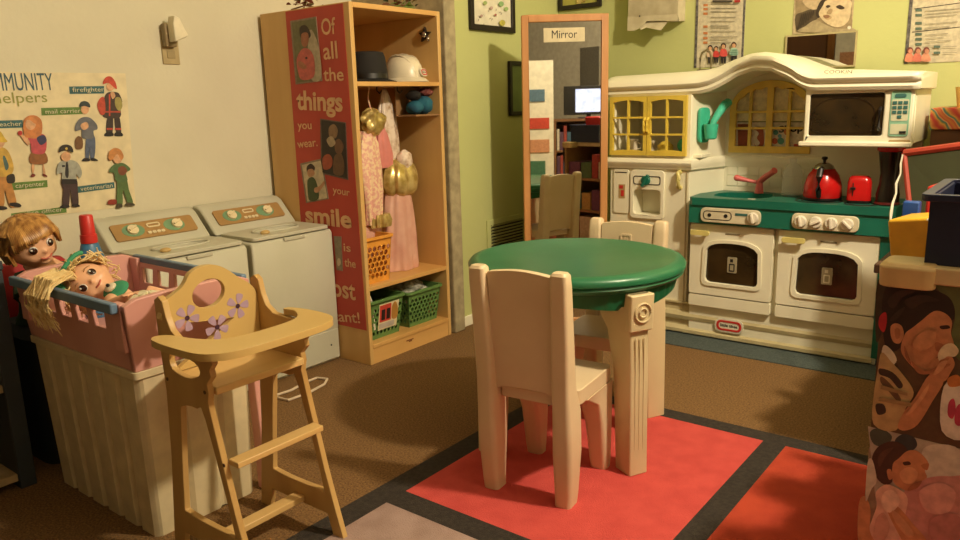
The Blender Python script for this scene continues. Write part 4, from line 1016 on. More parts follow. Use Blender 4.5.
# mail carrier
sh += [((92,104,132), S((85,159),(85.5,140),(88,135),(94,136),(95,148),(93.5,159),(90,159),(89.5,145),(88.5,159))), ((36,30,30), S((81.5,161),(84,158),(89,158.5),(89,161))), ((36,30,30), S((91,160.5),(91,158),(95,158.5),(97.5,160.8))), ((110,112,120), S((75,131),(75,125),(79,119),(84,117),(90,118),(96,124),(97,129),(93,131),(93,138),(82,138),(81,130))), ((120,84,50), S((75,139),(78,136),(82,139),(82,148),(76,149),(74.5,144))), (SK, E(84.5,109.5,4,4.6)), ((50,64,66), S((79,107),(80,102.5),(84,101),(88.5,103),(89.5,107.5),(84,106))), (SK, S((80,125),(86,122),(88,127),(83,130)))]
# teacher
sh += [(SK, S((31,168),(33,160),(34,168),(32.5,174))), (SK, S((42,160),(44,168),(45,174),(43,174))), ((120,40,30), S((30,176.5),(32,173.5),(35,175),(33,177))), ((120,40,30), S((42,173.5),(46,175),(46.5,177),(43,176))), ((150,96,52), S((31,152),(44,152),(46.5,163),(30,163))), ((206,84,96), S((27,140),(30,135),(42,134),(46,140),(44,153),(32,153),(30,144))), (SK, S((18,133),(21,133),(29,141),(27,145))), ((196,50,46), E(19.5,133,2.4)), ((212,134,76), S((22.5,127),(24,119),(29,115.5),(36,116),(41,121),(41.5,131),(38,138),(28,138),(24,136))), (SK, E(30,124,5.2,6)), ((220,144,84), S((25,120),(29,117),(35,119),(35,124),(29,120))), ((60,60,100), S((36,138),(43,135),(46,141),(40,145)))]
# carpenter
sh += [((200,140,74), S((-9,205),(-7,185),(-6,170),(6,168),(10,180),(16,204),(9,206),(4,190),(3,206))), ((40,30,26), S((10,206),(9,203),(16,202.5),(20.5,205),(19,207))), ((40,30,26), S((-4,209.5),(-2,206),(5,206.5),(6,209))), ((216,176,80), S((-9,170),(-8,152),(0,147),(8,152),(13,168),(8,176),(-4,176))), ((80,110,110), S((2,158),(4,156),(8,166),(5,170))), ((50,40,34), S((6,176),(13,174),(14,182),(7,183))), (SK, E(-2,142,6,6.4)), ((222,186,70), S((-9,141),(-7,133),(-1,131),(4,138),(6,142)))]
# police officer
sh += [((70,50,52), S((62,206),(62.5,190),(61,180),(75,179),(77,190),(77.5,205),(72,205.5),(69.5,190),(68,206))), ((34,28,28), S((59,207.5),(62,204.5),(68,205),(68,207.5))), ((34,28,28), S((71.5,206.5),(72,204),(77,204),(79,206.5))), ((170,172,160), S((56,174),(57,165),(61,161),(70,160),(77,163),(81,172),(79,178),(75,174),(75,181),(62,181),(61,173))), ((40,38,44), S((65,163),(67,163),(67.8,175),(66,178),(64.2,174))), ((40,38,44), B(61,165,64,167)), ((40,34,36), B(60.5,179,76,184)), (SK, E(65,156.5,4.8,5)), ((44,38,36), S((58,152),(60,146),(66,144.5),(71,147),(72,152.5),(65,150))), ((210,180,90), E(65.5,148.5,1.3))]
# veterinarian
sh += [((90,118,66), S((116,204),(116,185),(117,178),(125,178),(128,190),(132,202.5),(127,203.5),(122,190),(121.5,204))), ((74,66,46), S((115.5,207.5),(116.5,203.5),(121,204),(121,207.5))), ((74,66,46), S((124,205.5),(126,202.5),(132,203),(133.5,205.5))), ((150,54,36), S((107,201),(109,199.5),(115,199.5),(115,204),(107,204))), ((86,116,70), S((108,172),(110,167),(115,163.5),(122,163),(128,167),(129,170),(125,173),(126,181),(115,181),(113,173))), ((130,76,50), S((117,168),(122,166),(126,170),(123,175),(118,174))), (SK, E(116.5,158.5,4.6,5)), ((206,140,80), S((107.5,159),(108,152),(113,148),(119,149.5),(122.5,156),(120,160),(116,154),(111,160)))]
art('printed_helpers', mX, nX, sh, cp_, step=.00012)
txx('firefighter', 72, 92, 103.5, 91.4, .015, pale_i, off=.006); txx('mail carrier', 45, 113.8, 80, 112.6, .014, pale_i, off=.006); txx('teacher', -4, 126.6, 21, 125.6, .014, pale_i, off=.006)
txx('carpenter', 15, 188, 44, 185.5, .015, pale_i, off=.006); txx('veterinarian', 80, 191, 112, 187, .015, pale_i, off=.006); txx('police officer', 18, 216, 62, 211, .014, pale_i, off=.006)

# ------------------------------------------------------------------ bin and doll crib
def ribbed(x0, x1, y0, y1, nx, ny, d):
    pts = []
    def side(a, c, n, nrm):
        a, c, nrm = Vector(a), Vector(c), Vector(nrm)
        for k in range(n):
            for t, q in ((.04,1),(.16,0),(.84,0),(.96,1)):
                p = a+(c-a)*((k+t)/n) - nrm*d*q; pts.append((p.x,p.y))
    side((x0,y0),(x1,y0),nx,(0,-1)); side((x1,y0),(x1,y1),ny,(1,0)); side((x1,y1),(x0,y1),nx,(0,1)); side((x0,y1),(x0,y0),ny,(-1,0))
    return pts
b = MB()
lo_, hi_ = ribbed(-2.252,-1.728,.855,1.148,6,3,.009), ribbed(-2.268,-1.708,.842,1.158,6,3,.009)
b.rings([[Vector((x,y,0)) for x,y in lo_],[Vector((x,y,.43)) for x,y in hi_]])
bin_ = thing('storage_bin', 'large off white ribbed plastic bin under the pink doll crib', 'bin', (-1.99,1.0,0))
obj('body', b, crate_m, bin_, bevel=.003)
b = MB(); b.prism(rrect(-2.275,.836,-1.702,1.164,.012), XY, .43, .449); obj('lid', b, crate_m, bin_, bevel=.004)
b = MB(); b.prism([(-1.742,0),(-1.700,0),(-1.716,.43),(-1.748,.43)], lambda u,v,w: (u,w,v), 1.168, 1.20)
single('pink_board', b, pink_p, 'narrow pink plastic post behind the off white ribbed bin', 'post', (-1.72,1.184,0), bevel=.003)
CR = thing('doll_crib', 'pink plastic doll crib with blue grey rails on top of the bin', 'doll crib', (-1.99,.99,.449))
def cribf(x, y, z):      # flared walls
    t = (z-.449)/.171; cx, cyy = -1.99, .99
    return (cx+(x-cx)*(1+.06*t), cyy+(y-cyy)*(1+.11*t), z)
b = MB()
zc0, zc1 = .449, .620
b.prism(recta(-2.27,zc0,-1.71,.605), lambda u,v,w: cribf(u,w,v), .842, .852, [[(-2.20+.085*k,.545),(-2.15+.085*k,.545),(-2.145+.085*k,.590),(-2.205+.085*k,.590)] for k in range(5)])
b.prism(recta(-2.27,zc0,-1.71,.605), lambda u,v,w: cribf(u,w,v), 1.140, 1.150, [[(-2.20+.085*k,.545),(-2.15+.085*k,.545),(-2.145+.085*k,.590),(-2.205+.085*k,.590)] for k in range(5)])
endz = [(.842,zc0),(1.150,zc0),(1.150,.615),(1.12,.628),(1.06,.632),(.93,.632),(.87,.628),(.842,.615)]
b.prism(endz, lambda u,v,w: cribf(w,u,v), -1.725, -1.706); b.prism(endz, lambda u,v,w: cribf(w,u,v), -2.274, -2.255)
b.box(-2.26,-1.72,.852,1.14,.450,.462)
for x in (-2.235,-1.745):
    for y in (.846,1.146): b.box(*(sum([[cribf(x-.02,y,.6)[0],cribf(x+.02,y,.6)[0]],[y-.02 if y<1 else y-.0,y+.0 if y<1 else y+.02]],[])), .50, .618)
obj('body', b, pink_p, CR, bevel=.004)
for y, d in ((.806,0),(1.158,0)):
    b = MB(); b.box(-2.272,-1.712,y,y+.018,.598,.624); obj('rail', b, blue_rail, CR, bevel=.004, label='blue grey rail')

def blob(name, items, mat, parent, vox=.006, sm=6, **k):
    """one continuous surface grown from overlapping balls and tapering limbs"""
    b = MB()
    for it in items:
        if it[0] == 'b': b.ball(it[1], it[2], 20, 14, mat=it[3] if len(it) > 3 else None)
        else: b.tube(it[1], it[2], n=12)
    o = obj(name, b, mat, parent)
    r = o.modifiers.new('remesh','REMESH'); r.mode = 'VOXEL'; r.voxel_size = vox; r.use_smooth_shade = True
    s = o.modifiers.new('smooth','SMOOTH'); s.factor = .6; s.iterations = sm
    return o
def head_frame(c, face, up, r):
    f = Vector(face).normalized(); u = Vector(up); u = (u-f*u.dot(f)).normalized(); l = u.cross(f)
    R = Matrix((f, l, u)).transposed().to_4x4()
    return Matrix.Translation(c) @ R @ Matrix.Scale(r, 4), R
def eyes(parent, H, R, r, iris, gap=.36, h=.04, size=.2):
    for s in (-1, 1):
        c = H @ Vector((.86, s*gap, h)); rr = R @ Matrix.Rotation(s*.36,4,'Z')
        b = MB(); b.ball(c, (r*.06,r*size,r*size*1.05), 16, 12, mat=rr); e = obj('eye', b, eye_w, parent)
        c2 = c + (rr @ Vector((r*.045,0,-r*.01))); b = MB(); b.ball(c2, (r*.048,r*size*.90,r*size*.94), 14, 10, mat=rr); obj('iris', b, iris, e)
        c3 = c + (rr @ Vector((r*.075,0,-r*.01))); b = MB(); b.ball(c3, (r*.025,r*size*.36,r*size*.40), 12, 8, mat=rr); obj('pupil', b, black_p, e)
        c4 = c + (rr @ Vector((r*.10,-r*.06,r*.07))); b = MB(); b.ball(c4, (r*.012,r*.045,r*.045), 8, 6, mat=rr); obj('glint', b, eye_w, e)
        b = MB(); b.tube([H @ Vector((.90-.12*abs(t),s*gap+t*.24,h+size*1.55+.05*(1-t*t*2))) for t in (-1,-.5,0,.5,1)], r*.018, n=6); obj('eyebrow', b, hair_b, parent)
def strands(b, H, roots, r, rnd):
    for pts, rad in roots:
        P = [H @ Vector(p) for p in pts]
        n = len(P); b.tube(P, [r*rad*(.6+.4*math.sin(PI*(k+.6)/(n+.2))) for k in range(n)], n=6)

# doll 1: brown haired, sitting on a red toy seat behind the crib
b = MB()
RS = thing('toy_armchair', 'red toy armchair behind the left end of the pink crib', 'armchair', (-2.52,1.01,0))
b.loft([(-2.50,1.01,0,.26,.26,.05),(-2.50,1.01,.40,.28,.28,.06),(-2.50,1.01,.43,.24,.24,.06)]); obj('base', b, shelf_dark, RS)
b = MB(); b.loft([(-2.64,1.01,.40,.07,.28,.03),(-2.66,1.01,.56,.07,.26,.03),(-2.66,1.01,.59,.05,.20,.02)]); obj('backrest', b, red_fab, RS)
b = MB(); b.loft([(-2.48,1.152,.42,.24,.05,.02),(-2.46,1.155,.575,.20,.05,.02)]); obj('armrest', b, red_fab, RS)
r1 = .074; hc1 = Vector((-2.415,.928,.688))
D1 = thing('toddler_doll', 'brown-haired doll with fringe and large brown eyes sitting behind the crib', 'doll', (-2.47,1.01,.43))
H1, R1 = head_frame(hc1, (.97,.12,-.14), (.10,-.34,.94), r1)
def hb(p, s, H=H1, R=R1, r=r1): return ('b', H @ Vector(p), (r*s[0],r*s[1],r*s[2]), R)
tor = Vector((-2.47,1.00,.44))
body1 = [hb((0,0,0),(.93,.92,1.0)), hb((.22,0,-.22),(.74,.82,.62)), hb((.52,.32,-.32),(.36,.36,.32)), hb((.52,-.32,-.32),(.36,.36,.32)), hb((.68,0,-.66),(.22,.28,.18)), hb((.98,0,-.20),(.10,.10,.08)), hb((.88,0,-.48),(.10,.20,.06)),
         hb((-.05,.93,-.20),(.13,.12,.20)), hb((-.05,-.93,-.20),(.13,.12,.20)),
         ('t', [hc1+Vector((-.02,.01,-.06)), tor+Vector((0,0,.14))], [.036,.04]), ('b', tor+Vector((0,0,.11)), (.05,.075,.06)), ('b', tor+Vector((0,0,.05)), (.058,.07,.07)),
         ('t', [tor+Vector((.01,.07,.13)), tor+Vector((.05,.12,.07)), tor+Vector((.13,.10,.09))], [.026,.022,.015]), ('t', [tor+Vector((.01,-.07,.13)), tor+Vector((.05,-.10,.08)), tor+Vector((.13,-.09,.12))], [.026,.022,.015]),
         ('t', [tor+Vector((0,.04,.02)), tor+Vector((.12,.05,.03)), tor+Vector((.16,.05,-.04))], [.04,.034,.022]), ('t', [tor+Vector((0,-.04,.02)), tor+Vector((.12,-.05,.03)), tor+Vector((.16,-.05,-.04))], [.04,.034,.022])]
for s in (.10,-.09):
    base_ = tor+Vector((.13,s,.09 if s > 0 else .12)); body1.append(('b', base_+Vector((.012,0,0)), (.017,.014,.010)))
    for k, a in enumerate((-.45,-.15,.15,.45)): body1.append(('t', [base_+Vector((.018,.016*a*2,0)), base_+Vector((.032,.024*a*2,-.002)), base_+Vector((.036+.003*(k%2),.026*a*2,-.010))], [.0048,.0045,.0035]))
    body1.append(('t', [base_+Vector((.005,-.010*(1 if s>0 else -1),0)), base_+Vector((.016,-.024*(1 if s>0 else -1),-.002))], [.005,.004]))
bd1 = blob('body', body1, skin, D1, vox=.0042, sm=4)
eyes(D1, H1, R1, r1, eye_b, gap=.35, h=.0, size=.155)
b = MB(); b.tube([H1 @ Vector((1.0-.10*abs(t)**2,t*.22,-.50+.05*t*t)) for t in (-1,-.5,0,.5,1)], r1*.035, n=6); obj('mouth', b, skin_p, D1)
# hair shell and fringe
b = MB()
rings = []
for j in range(13):
    ph = PI/2 - (PI*.62)*j/12
    ring = []
    for i in range(40):
        a = 2*PI*i/40
        front = max(0, math.cos(a)); lim = PI/2-(PI*.62)*min(j/12, 1-.62*front**.6)
        q = max(ph, lim)
        rr = 1.07+.015*math.sin(i*5)
        ring.append(H1 @ Vector((rr*math.cos(q)*math.cos(a)-.03, rr*1.0*math.cos(q)*math.sin(a), rr*1.06*math.sin(q)+.03)))
    rings.append(ring)
b.rings(rings, caps=False)
rnd = random.Random(3); roots = []
for k in range(30):
    t = -1+2*k/29; side = t*1.0
    a1 = side*1.35
    x0 = .25; 
    L = .12+.10*abs(t)**2*4
    roots.append(([(.1+.1*rnd.random(),side*.35,1.06),(.62-.22*abs(t)**2,side*.72,.93-.10*abs(t)),(1.02*math.cos(a1*.72)+.02,1.02*math.sin(a1*.72),.52-.06*abs(t)),(1.04*math.cos(a1*.75)+.03,1.05*math.sin(a1*.75),.36+rnd.uniform(-.06,.05)-.30*abs(t)**3)], .075))
for k in range(34):
    a = 1.25+ (2*PI-2.5)*k/33; jx = rnd.uniform(-.05,.05)
    roots.append(([(.3*math.cos(a),.3*math.sin(a),1.06),(.85*math.cos(a),.88*math.sin(a),.72),(1.08*math.cos(a+jx),1.08*math.sin(a+jx),.05),(1.04*math.cos(a),1.04*math.sin(a),-.36+rnd.uniform(-.12,.1))] , .11))
strands(b, H1, roots, r1, rnd); obj('hair', b, hair_b, D1, angle=60)
b = MB(); drape(b, (tor.x,tor.y,0), [(.60,.045,.060),(.575,.066,.090),(.53,.075,.095),(.47,.085,.105),(.435,.10,.12)], 9, .05, 3); b.tube([tor+Vector((.0,.075,.135)), tor+Vector((.05,.125,.075))], [.034,.030]); b.tube([tor+Vector((.0,-.075,.135)), tor+Vector((.05,-.105,.085))], [.034,.030]); obj('dress', b, dress_g, D1)

# doll 2: blonde baby doll lying in the crib
r2 = .062; hc2 = Vector((-2.062,.925,.603))
D2 = thing('baby_doll', 'blonde baby doll with green bib lying in the pink crib', 'doll', (-1.95,.98,.462))
H2, R2 = head_frame(hc2, (.80,-.42,.42), (-.80,-.50,.30), r2)
h2 = lambda p, s: hb(p, s, H2, R2, r2)
body2 = [h2((0,0,0),(.93,.92,1.0)), h2((.22,0,-.22),(.74,.82,.62)), h2((.52,.32,-.32),(.36,.36,.32)), h2((.52,-.32,-.32),(.36,.36,.32)), h2((.68,0,-.68),(.22,.28,.2)), h2((.98,0,-.20),(.12,.12,.10)), h2((.86,0,-.48),(.10,.2,.07)),
         h2((-.05,.93,-.20),(.16,.14,.24)), h2((-.05,-.93,-.20),(.16,.14,.24)),
         ('t', [hc2, Vector((-1.955,.965,.565))], [.03,.03]), ('b', Vector((-1.91,.975,.55)), (.065,.055,.042)), ('b', Vector((-1.85,.985,.535)), (.06,.055,.045)),
         ('t', [Vector((-1.945,.925,.575)), Vector((-1.89,.895,.575)), Vector((-1.835,.905,.60))], [.022,.019,.013]), ('t', [Vector((-1.945,1.02,.575)), Vector((-1.90,1.06,.56)), Vector((-1.85,1.06,.585))], [.022,.019,.013]),
         ('t', [Vector((-1.83,.96,.53)), Vector((-1.775,.93,.545)), Vector((-1.745,.93,.50))], [.034,.028,.02]), ('t', [Vector((-1.83,1.01,.53)), Vector((-1.775,1.04,.545)), Vector((-1.745,1.04,.50))], [.034,.028,.02])]
for base_, sg_ in ((Vector((-1.835,.905,.60)),-1),(Vector((-1.85,1.06,.585)),1)):
    body2.append(('b', base_+Vector((.008,0,.006)), (.012,.011,.010)))
    for k, a in enumerate((-.45,-.15,.15,.45)): body2.append(('t', [base_+Vector((.012,.026*a,.010)), base_+Vector((.022,.038*a,.014)), base_+Vector((.028+.003*(k%2),.040*a,.010))], [.0042,.004,.0032]))
    body2.append(('t', [base_+Vector((.002,-.008*sg_,.006)), base_+Vector((.010,-.020*sg_,.012))], [.0045,.0036]))
blob('body', body2, skin, D2, vox=.0040, sm=4)
eyes(D2, H2, R2, r2, eye_b, gap=.38, h=.0, size=.165)
b = MB(); b.tube([H2 @ Vector((.98-.10*abs(t)**2,t*.18,-.50+.05*t*t)) for t in (-1,-.5,0,.5,1)], r2*.04, n=6); obj('mouth', b, skin_p, D2)
b = MB(); rings = []
for j in range(11):
    ring = []
    for i in range(36):
        a = 2*PI*i/36; front = max(0, math.cos(a)); q = max(PI/2-(PI*.6)*j/10, PI/2-(PI*.6)*(1-.60*front**.6))
        ring.append(H2 @ Vector((1.06*math.cos(q)*math.cos(a)-.04, 1.04*math.cos(q)*math.sin(a), 1.08*math.sin(q)+.03)))
    rings.append(ring)
b.rings(rings, caps=False)
rnd = random.Random(11); roots = []
for k in range(330):
    p = Vector((rnd.gauss(0,1), rnd.gauss(0,1), rnd.gauss(0,1))).normalized()
    if (p.x > .30 and p.z < .62) or p.z < -.55: continue
    pts = []; q = p*1.04; d = p.cross(Vector((rnd.gauss(0,1), rnd.gauss(0,1), rnd.gauss(0,1)))).normalized(); rad = 1.10
    for s_ in range(6):
        pts.append(tuple(q)); rad += rnd.uniform(-.03,.13)
        d = (d+Vector((rnd.uniform(-.7,.7), rnd.uniform(-.7,.7), rnd.uniform(-.7,.7)))).normalized()
        q = (q+d*.17).normalized()*rad
        if q.x > .62 and q.z < .60: q.x = .62
    roots.append((pts, .034))
strands(b, H2, roots, r2, rnd)
# locks falling over the near rail
for k in range(110):
    t = rnd.random(); x = -2.10+.10*t; w_1 = [rnd.uniform(-.008,.008) for _ in range(6)]
    P = [Vector((-2.115+.045*t,.905,.625-.02*rnd.random())), Vector((x-.01+w_1[0]*2,.862,.645+w_1[1]*1.5)), Vector((x+.01+w_1[2]*2,.806,.634+.014*rnd.random())), Vector((x+.02+w_1[3]*3,.784-.008*rnd.random(),.605)), Vector((x+.025+w_1[4]*4,.782-.01*rnd.random(),.575)), Vector((x+.03+w_1[5]*5,.788,.548+rnd.uniform(-.035,.03)))]
    b.tube(P, [.002,.0026,.0026,.0026,.0022,.001], n=5)
obj('hair', b, hair_y, D2, angle=60)
b = MB(); b.tube([H2 @ Vector((.30+.62*math.cos(t)*.55, 1.10*math.sin(t), .78+.30*math.cos(t))) for t in [-1.5+3.0*k/12 for k in range(13)]], r2*.10, n=8)
b.ball(H2 @ Vector((.35,-.75,.95)), (.030,.018,.020), 12, 8); obj('headband', b, bib_g, D2)
b = MB(); crumple(b, (-1.87,.985,.545), (.105,.085,.050), 17, .10, n=36, m=20); crumple(b, (-1.77,.985,.535), (.07,.09,.045), 19, .14, n=36, m=20); obj('clothes', b, bib_w, D2)
b = MB(); b.ball((-1.950,.940,.600), (.036,.034,.010), 18, 8, mat=Matrix.Rotation(.55,4,'X') @ Matrix.Rotation(.15,4,'Y')); bb = obj('bib', b, bib_g, D2)
b = MB(); b.ball((-1.948,.925,.610), (.017,.016,.008), 16, 8, mat=Matrix.Rotation(.6,4,'X')); pf = obj('puppy_face', b, helmet_m, bb)
b = MB(); b.ball((-1.945,.918,.617), (.006,.005,.005), 10, 6); b.ball((-1.958,.925,.615), (.004,.003,.003), 8, 6); obj('puppy_nose', b, black_p, pf)

# detergent bottle
dc = (-2.255,1.028,.462)
DT = thing('detergent_bottle', 'blue detergent bottle with red cap standing at the back of the crib', 'bottle', dc)
b = MB(); b.lathe([(0.042, 0.0), (0.0462, 0.0072), (0.0462, 0.132), (0.042, 0.18), (0.0294, 0.2184), (0.0231, 0.228)], dc, n=28, sx=.66, sy=.84); obj('body', b, blue_b, DT)
b = MB(); b.lathe([(0.0289, 0.222), (0.0294, 0.228), (0.0284, 0.246), (0.0252, 0.2472), (0.0231, 0.3), (0.0199, 0.3036), (0.0, 0.3036)], dc, n=28, sx=.8, sy=.8); obj('cap', b, red_cap, DT)
b = MB(); b.tube([(dc[0]-.0,dc[1]-.040,.462+.15),(dc[0],dc[1]-.055,.462+.14),(dc[0],dc[1]-.058,.462+.10),(dc[0],dc[1]-.043,.462+.07)], .008); obj('handle', b, blue_b, DT)
b = MB(); b.prism([(dc[1]-.028,.50),(dc[1]+.028,.50),(dc[1]+.028,.57),(dc[1]-.028,.57)], YZ, dc[0]+.030, dc[0]+.0325); obj('label', b, M('bottle label blue',(70,130,170),.5), DT)

# ------------------------------------------------------------------ dark shelf at far left
LS = thing('bookshelf', 'dark blue grey open shelf at the left edge of the room', 'bookshelf', (-2.54,.30,0))
b = MB(); b.box(-2.775,-2.30,.762,.806,0,.640); obj('side_panel', b, shelf_dark, LS, bevel=.003)
b = MB(); b.box(-2.775,-2.30,-.24,-.196,0,.640); obj('side_panel', b, shelf_dark, LS, bevel=.003)
b = MB(); b.box(-2.775,-2.295,-.244,.808,.640,.665); obj('top_panel', b, shelf_dark, LS, bevel=.003)
b = MB(); b.box(-2.775,-2.765,-.196,.762,0,.640); obj('back_panel', b, M('dark board',(40,36,32),.8), LS)
for z in (.045,.315):
    b = MB(); b.box(-2.765,-2.31,-.196,.762,z-.022,z); obj('shelf', b, M('grey brown board',(196,172,128),.6,rgb2=(176,150,108)), LS, bevel=.002)

# ------------------------------------------------------------------ doll high chair
HC = thing('doll_high_chair', 'wooden doll high chair with three mauve flowers on its back', 'high chair', (-1.49,1.0,0))
side = [(-1.330,0),(-1.356,.085),(-1.383,.177),(-1.418,.32),(-1.443,.425),(-1.436,.450),(-1.440,.470),(-1.420,.490),(-1.424,.505),(-1.410,.520),(-1.414,.548),(-1.480,.552),(-1.535,.556),(-1.562,.572),(-1.576,.60),(-1.584,.636),(-1.600,.646),(-1.618,.636),(-1.618,.56),(-1.612,.42),(-1.626,.25),(-1.645,.12),(-1.662,0),(-1.622,0),(-1.606,.058),(-1.385,.058),(-1.368,0)]
op = smooth_loop([(-1.590,.150),(-1.562,.36),(-1.548,.395),(-1.490,.402),(-1.462,.385),(-1.395,.135),(-1.412,.118),(-1.575,.118)],3)
hh_ = smooth_loop([(-1.575,.480),(-1.580,.510),(-1.555,.522),(-1.480,.512),(-1.462,.495),(-1.475,.480),(-1.52,.470)],3)
for y0 in (.862, 1.119):
    b = MB(); b.prism(side, lambda u,v,w: (u,w,v), y0, y0+.015, [op, hh_] if y0 < 1 else [op]); sd = obj('side_frame', b, birch_v, HC, bevel=.002)
b = MB(); b.box(-1.605,-1.428,.877,1.119,.442,.460); obj('seat', b, birch, HC, bevel=.003)
b = MB(); b.box(-1.412,-1.375,.877,1.119,.283,.297); obj('footrest', b, birch, HC, bevel=.002)
b = MB(); b.box(-1.505,-1.47,.877,1.119,.066,.082); obj('lower_rail', b, birch, HC, bevel=.002)
tr = smooth_loop([(-1.540,.803),(-1.545,.840),(-1.46,.862),(-1.405,.90),(-1.392,.99),(-1.405,1.085),(-1.46,1.128),(-1.500,1.125),(-1.495,1.145),(-1.42,1.156),(-1.345,1.145),(-1.312,1.10),(-1.304,1.0),(-1.310,.87),(-1.345,.812),(-1.42,.797)],4)
b = MB(); b.prism(tr, XY, .5545, .571); obj('tray', b, birch_face, HC, bevel=.003)
bx_ = -1.592
Pz = lambda x, y: (on(0,bx_,x,y).y, on(0,bx_,x,y).z)
bo = [(.877,.462),(1.119,.462),(1.118,.55),(1.117,.600),(1.100,.628),(1.070,.650),(1.045,.672),(1.020,.688),(.995,.695),(.965,.694),(.940,.682),(.925,.662),(.905,.648),(.882,.638),(.872,.625),(.876,.58)]
b = MB(); b.prism(smooth_loop(bo[2:],3)+[(.877,.462),(1.119,.462)], YZ, bx_-.015, bx_, [E(.985,.628,.044,.034,.15,24)]); hb_ = obj('backrest', b, birch_face, HC, bevel=.003)
for (x, y) in ((187,318),(217,327),(237.5,306)):
    cyy, cz = Pz(x,y); rot = x
    b = MB()
    for k in range(5):
        a = rot+2*PI*k/5
        q = smooth_loop([(cyy+.006*math.cos(a),cz+.006*math.sin(a)),(cyy+.018*math.cos(a-.42),cz+.018*math.sin(a-.42)),(cyy+.031*math.cos(a-.28),cz+.031*math.sin(a-.28)),(cyy+.031*math.cos(a+.28),cz+.031*math.sin(a+.28)),(cyy+.018*math.cos(a+.42),cz+.018*math.sin(a+.42))],3)
        b.prism(q, YZ, bx_+.0002, bx_+.001)
    f_ = obj('painted_flower', b, M('mauve paint',(176,150,176),.5), hb_, label='mauve painted flower')
    b = MB(); b.prism(E(cyy,cz,.006), YZ, bx_+.001, bx_+.0016); obj('flower_centre', b, M('plum paint',(70,40,60),.5), f_)
for y_ in (.8615,):
    b = MB()
    for (x, z) in ((-1.60,.45),(-1.45,.45),(-1.598,.60),(-1.405,.29),(-1.488,.074)):
        b.prism(E(x,z,.0045,n=10), XZ, y_-.0008, y_+.0006)
    obj('screw', b, M('screw dark',(90,60,30),.5), sd)
# wire hanger on the floor
b = MB()
P = [(-2.27,1.62,.006),(-2.262,1.70,.006),(-2.285,1.80,.006),(-2.285,1.845,.006),(-2.24,1.86,.006),(-2.205,1.815,.006),(-2.185,1.72,.006),(-2.19,1.63,.006)]
b.tube(smooth_loop(P,3) if False else P, .005, closed=True); single('wire_hanger', b, M('white wire',(226,206,180),.4), 'white wire hanger lying on the carpet beside the toy washer', 'hanger', (-2.2,1.74,0))

# ------------------------------------------------------------------ right hand shelf unit with photo panel
SU = thing('low_cabinet', 'low wooden cabinet at right with two child photos on its end', 'cabinet', (.05,1.8,0))
b = MB(); b.box(-.252,.12,1.502,1.520,0,.722); b.box(-.252,.12,2.10,2.12,0,.722); b.box(.105,.12,1.52,2.10,0,.722); obj('body', b, M('dim cabinet board',(150,110,66),.6), SU, bevel=.002)
for z in (.04,.27,.50):
    b = MB(); b.box(-.250,.105,1.52,2.10,z-.018,z); obj('shelf', b, MATS['dim cabinet board'], SU)
rnd = random.Random(5); gc = [(170,60,50),(210,190,160),(70,110,130),(190,150,80),(110,60,90),(90,110,70)]
for zi, z in enumerate((.04,.27,.50)):
    y = 1.53; k = 0
    while y < 2.0:
        w = rnd.uniform(.05,.12); h = rnd.uniform(.10,.18)
        b = MB(); b.box(-.235,-.03,y,y+w,z,z+h); single('toy_box', b, am(gc[(zi*2+k) % 6]), 'toy box on the open side of the photo cabinet, reflected in the standing mirror', 'toy box', (-.13,y+w/2,z), group='toy boxes on the open side of the photo cabinet')
        y += w+.012; k += 1
b = MB(); b.box(-.180,.20,1.485,2.13,.722,.752); tp_ = obj('top_panel', b, M('pale worktop edge',(206,184,140),.5), SU, bevel=.003)
b = MB(); b.loft([(0,0,-.262,.05,.09,.02)]*0 or [(-.214,1.520,.712,.088,.09,.018),(-.214,1.520,.748,.092,.094,.02),(-.214,1.520,.755,.078,.08,.018)]); obj('corner_guard', b, M('tan corner guard',(206,176,124),.45), SU, bevel=.003)
PY = 1.502
b = MB(); b.box(-.252,.10,PY-.004,PY,.398,.720); p1 = obj('photo_print', b, am((92,70,46)), SU, label='photo of a dark-haired child eating')
b = MB(); b.box(-.252,.10,PY-.004,PY,.02,.392); p2 = obj('photo_print', b, am((150,130,108)), SU, label='photo of a child in a pink dress hugging')
mp = mfY(PY-.004)
sk = (200,136,96); skd = (176,112,76)
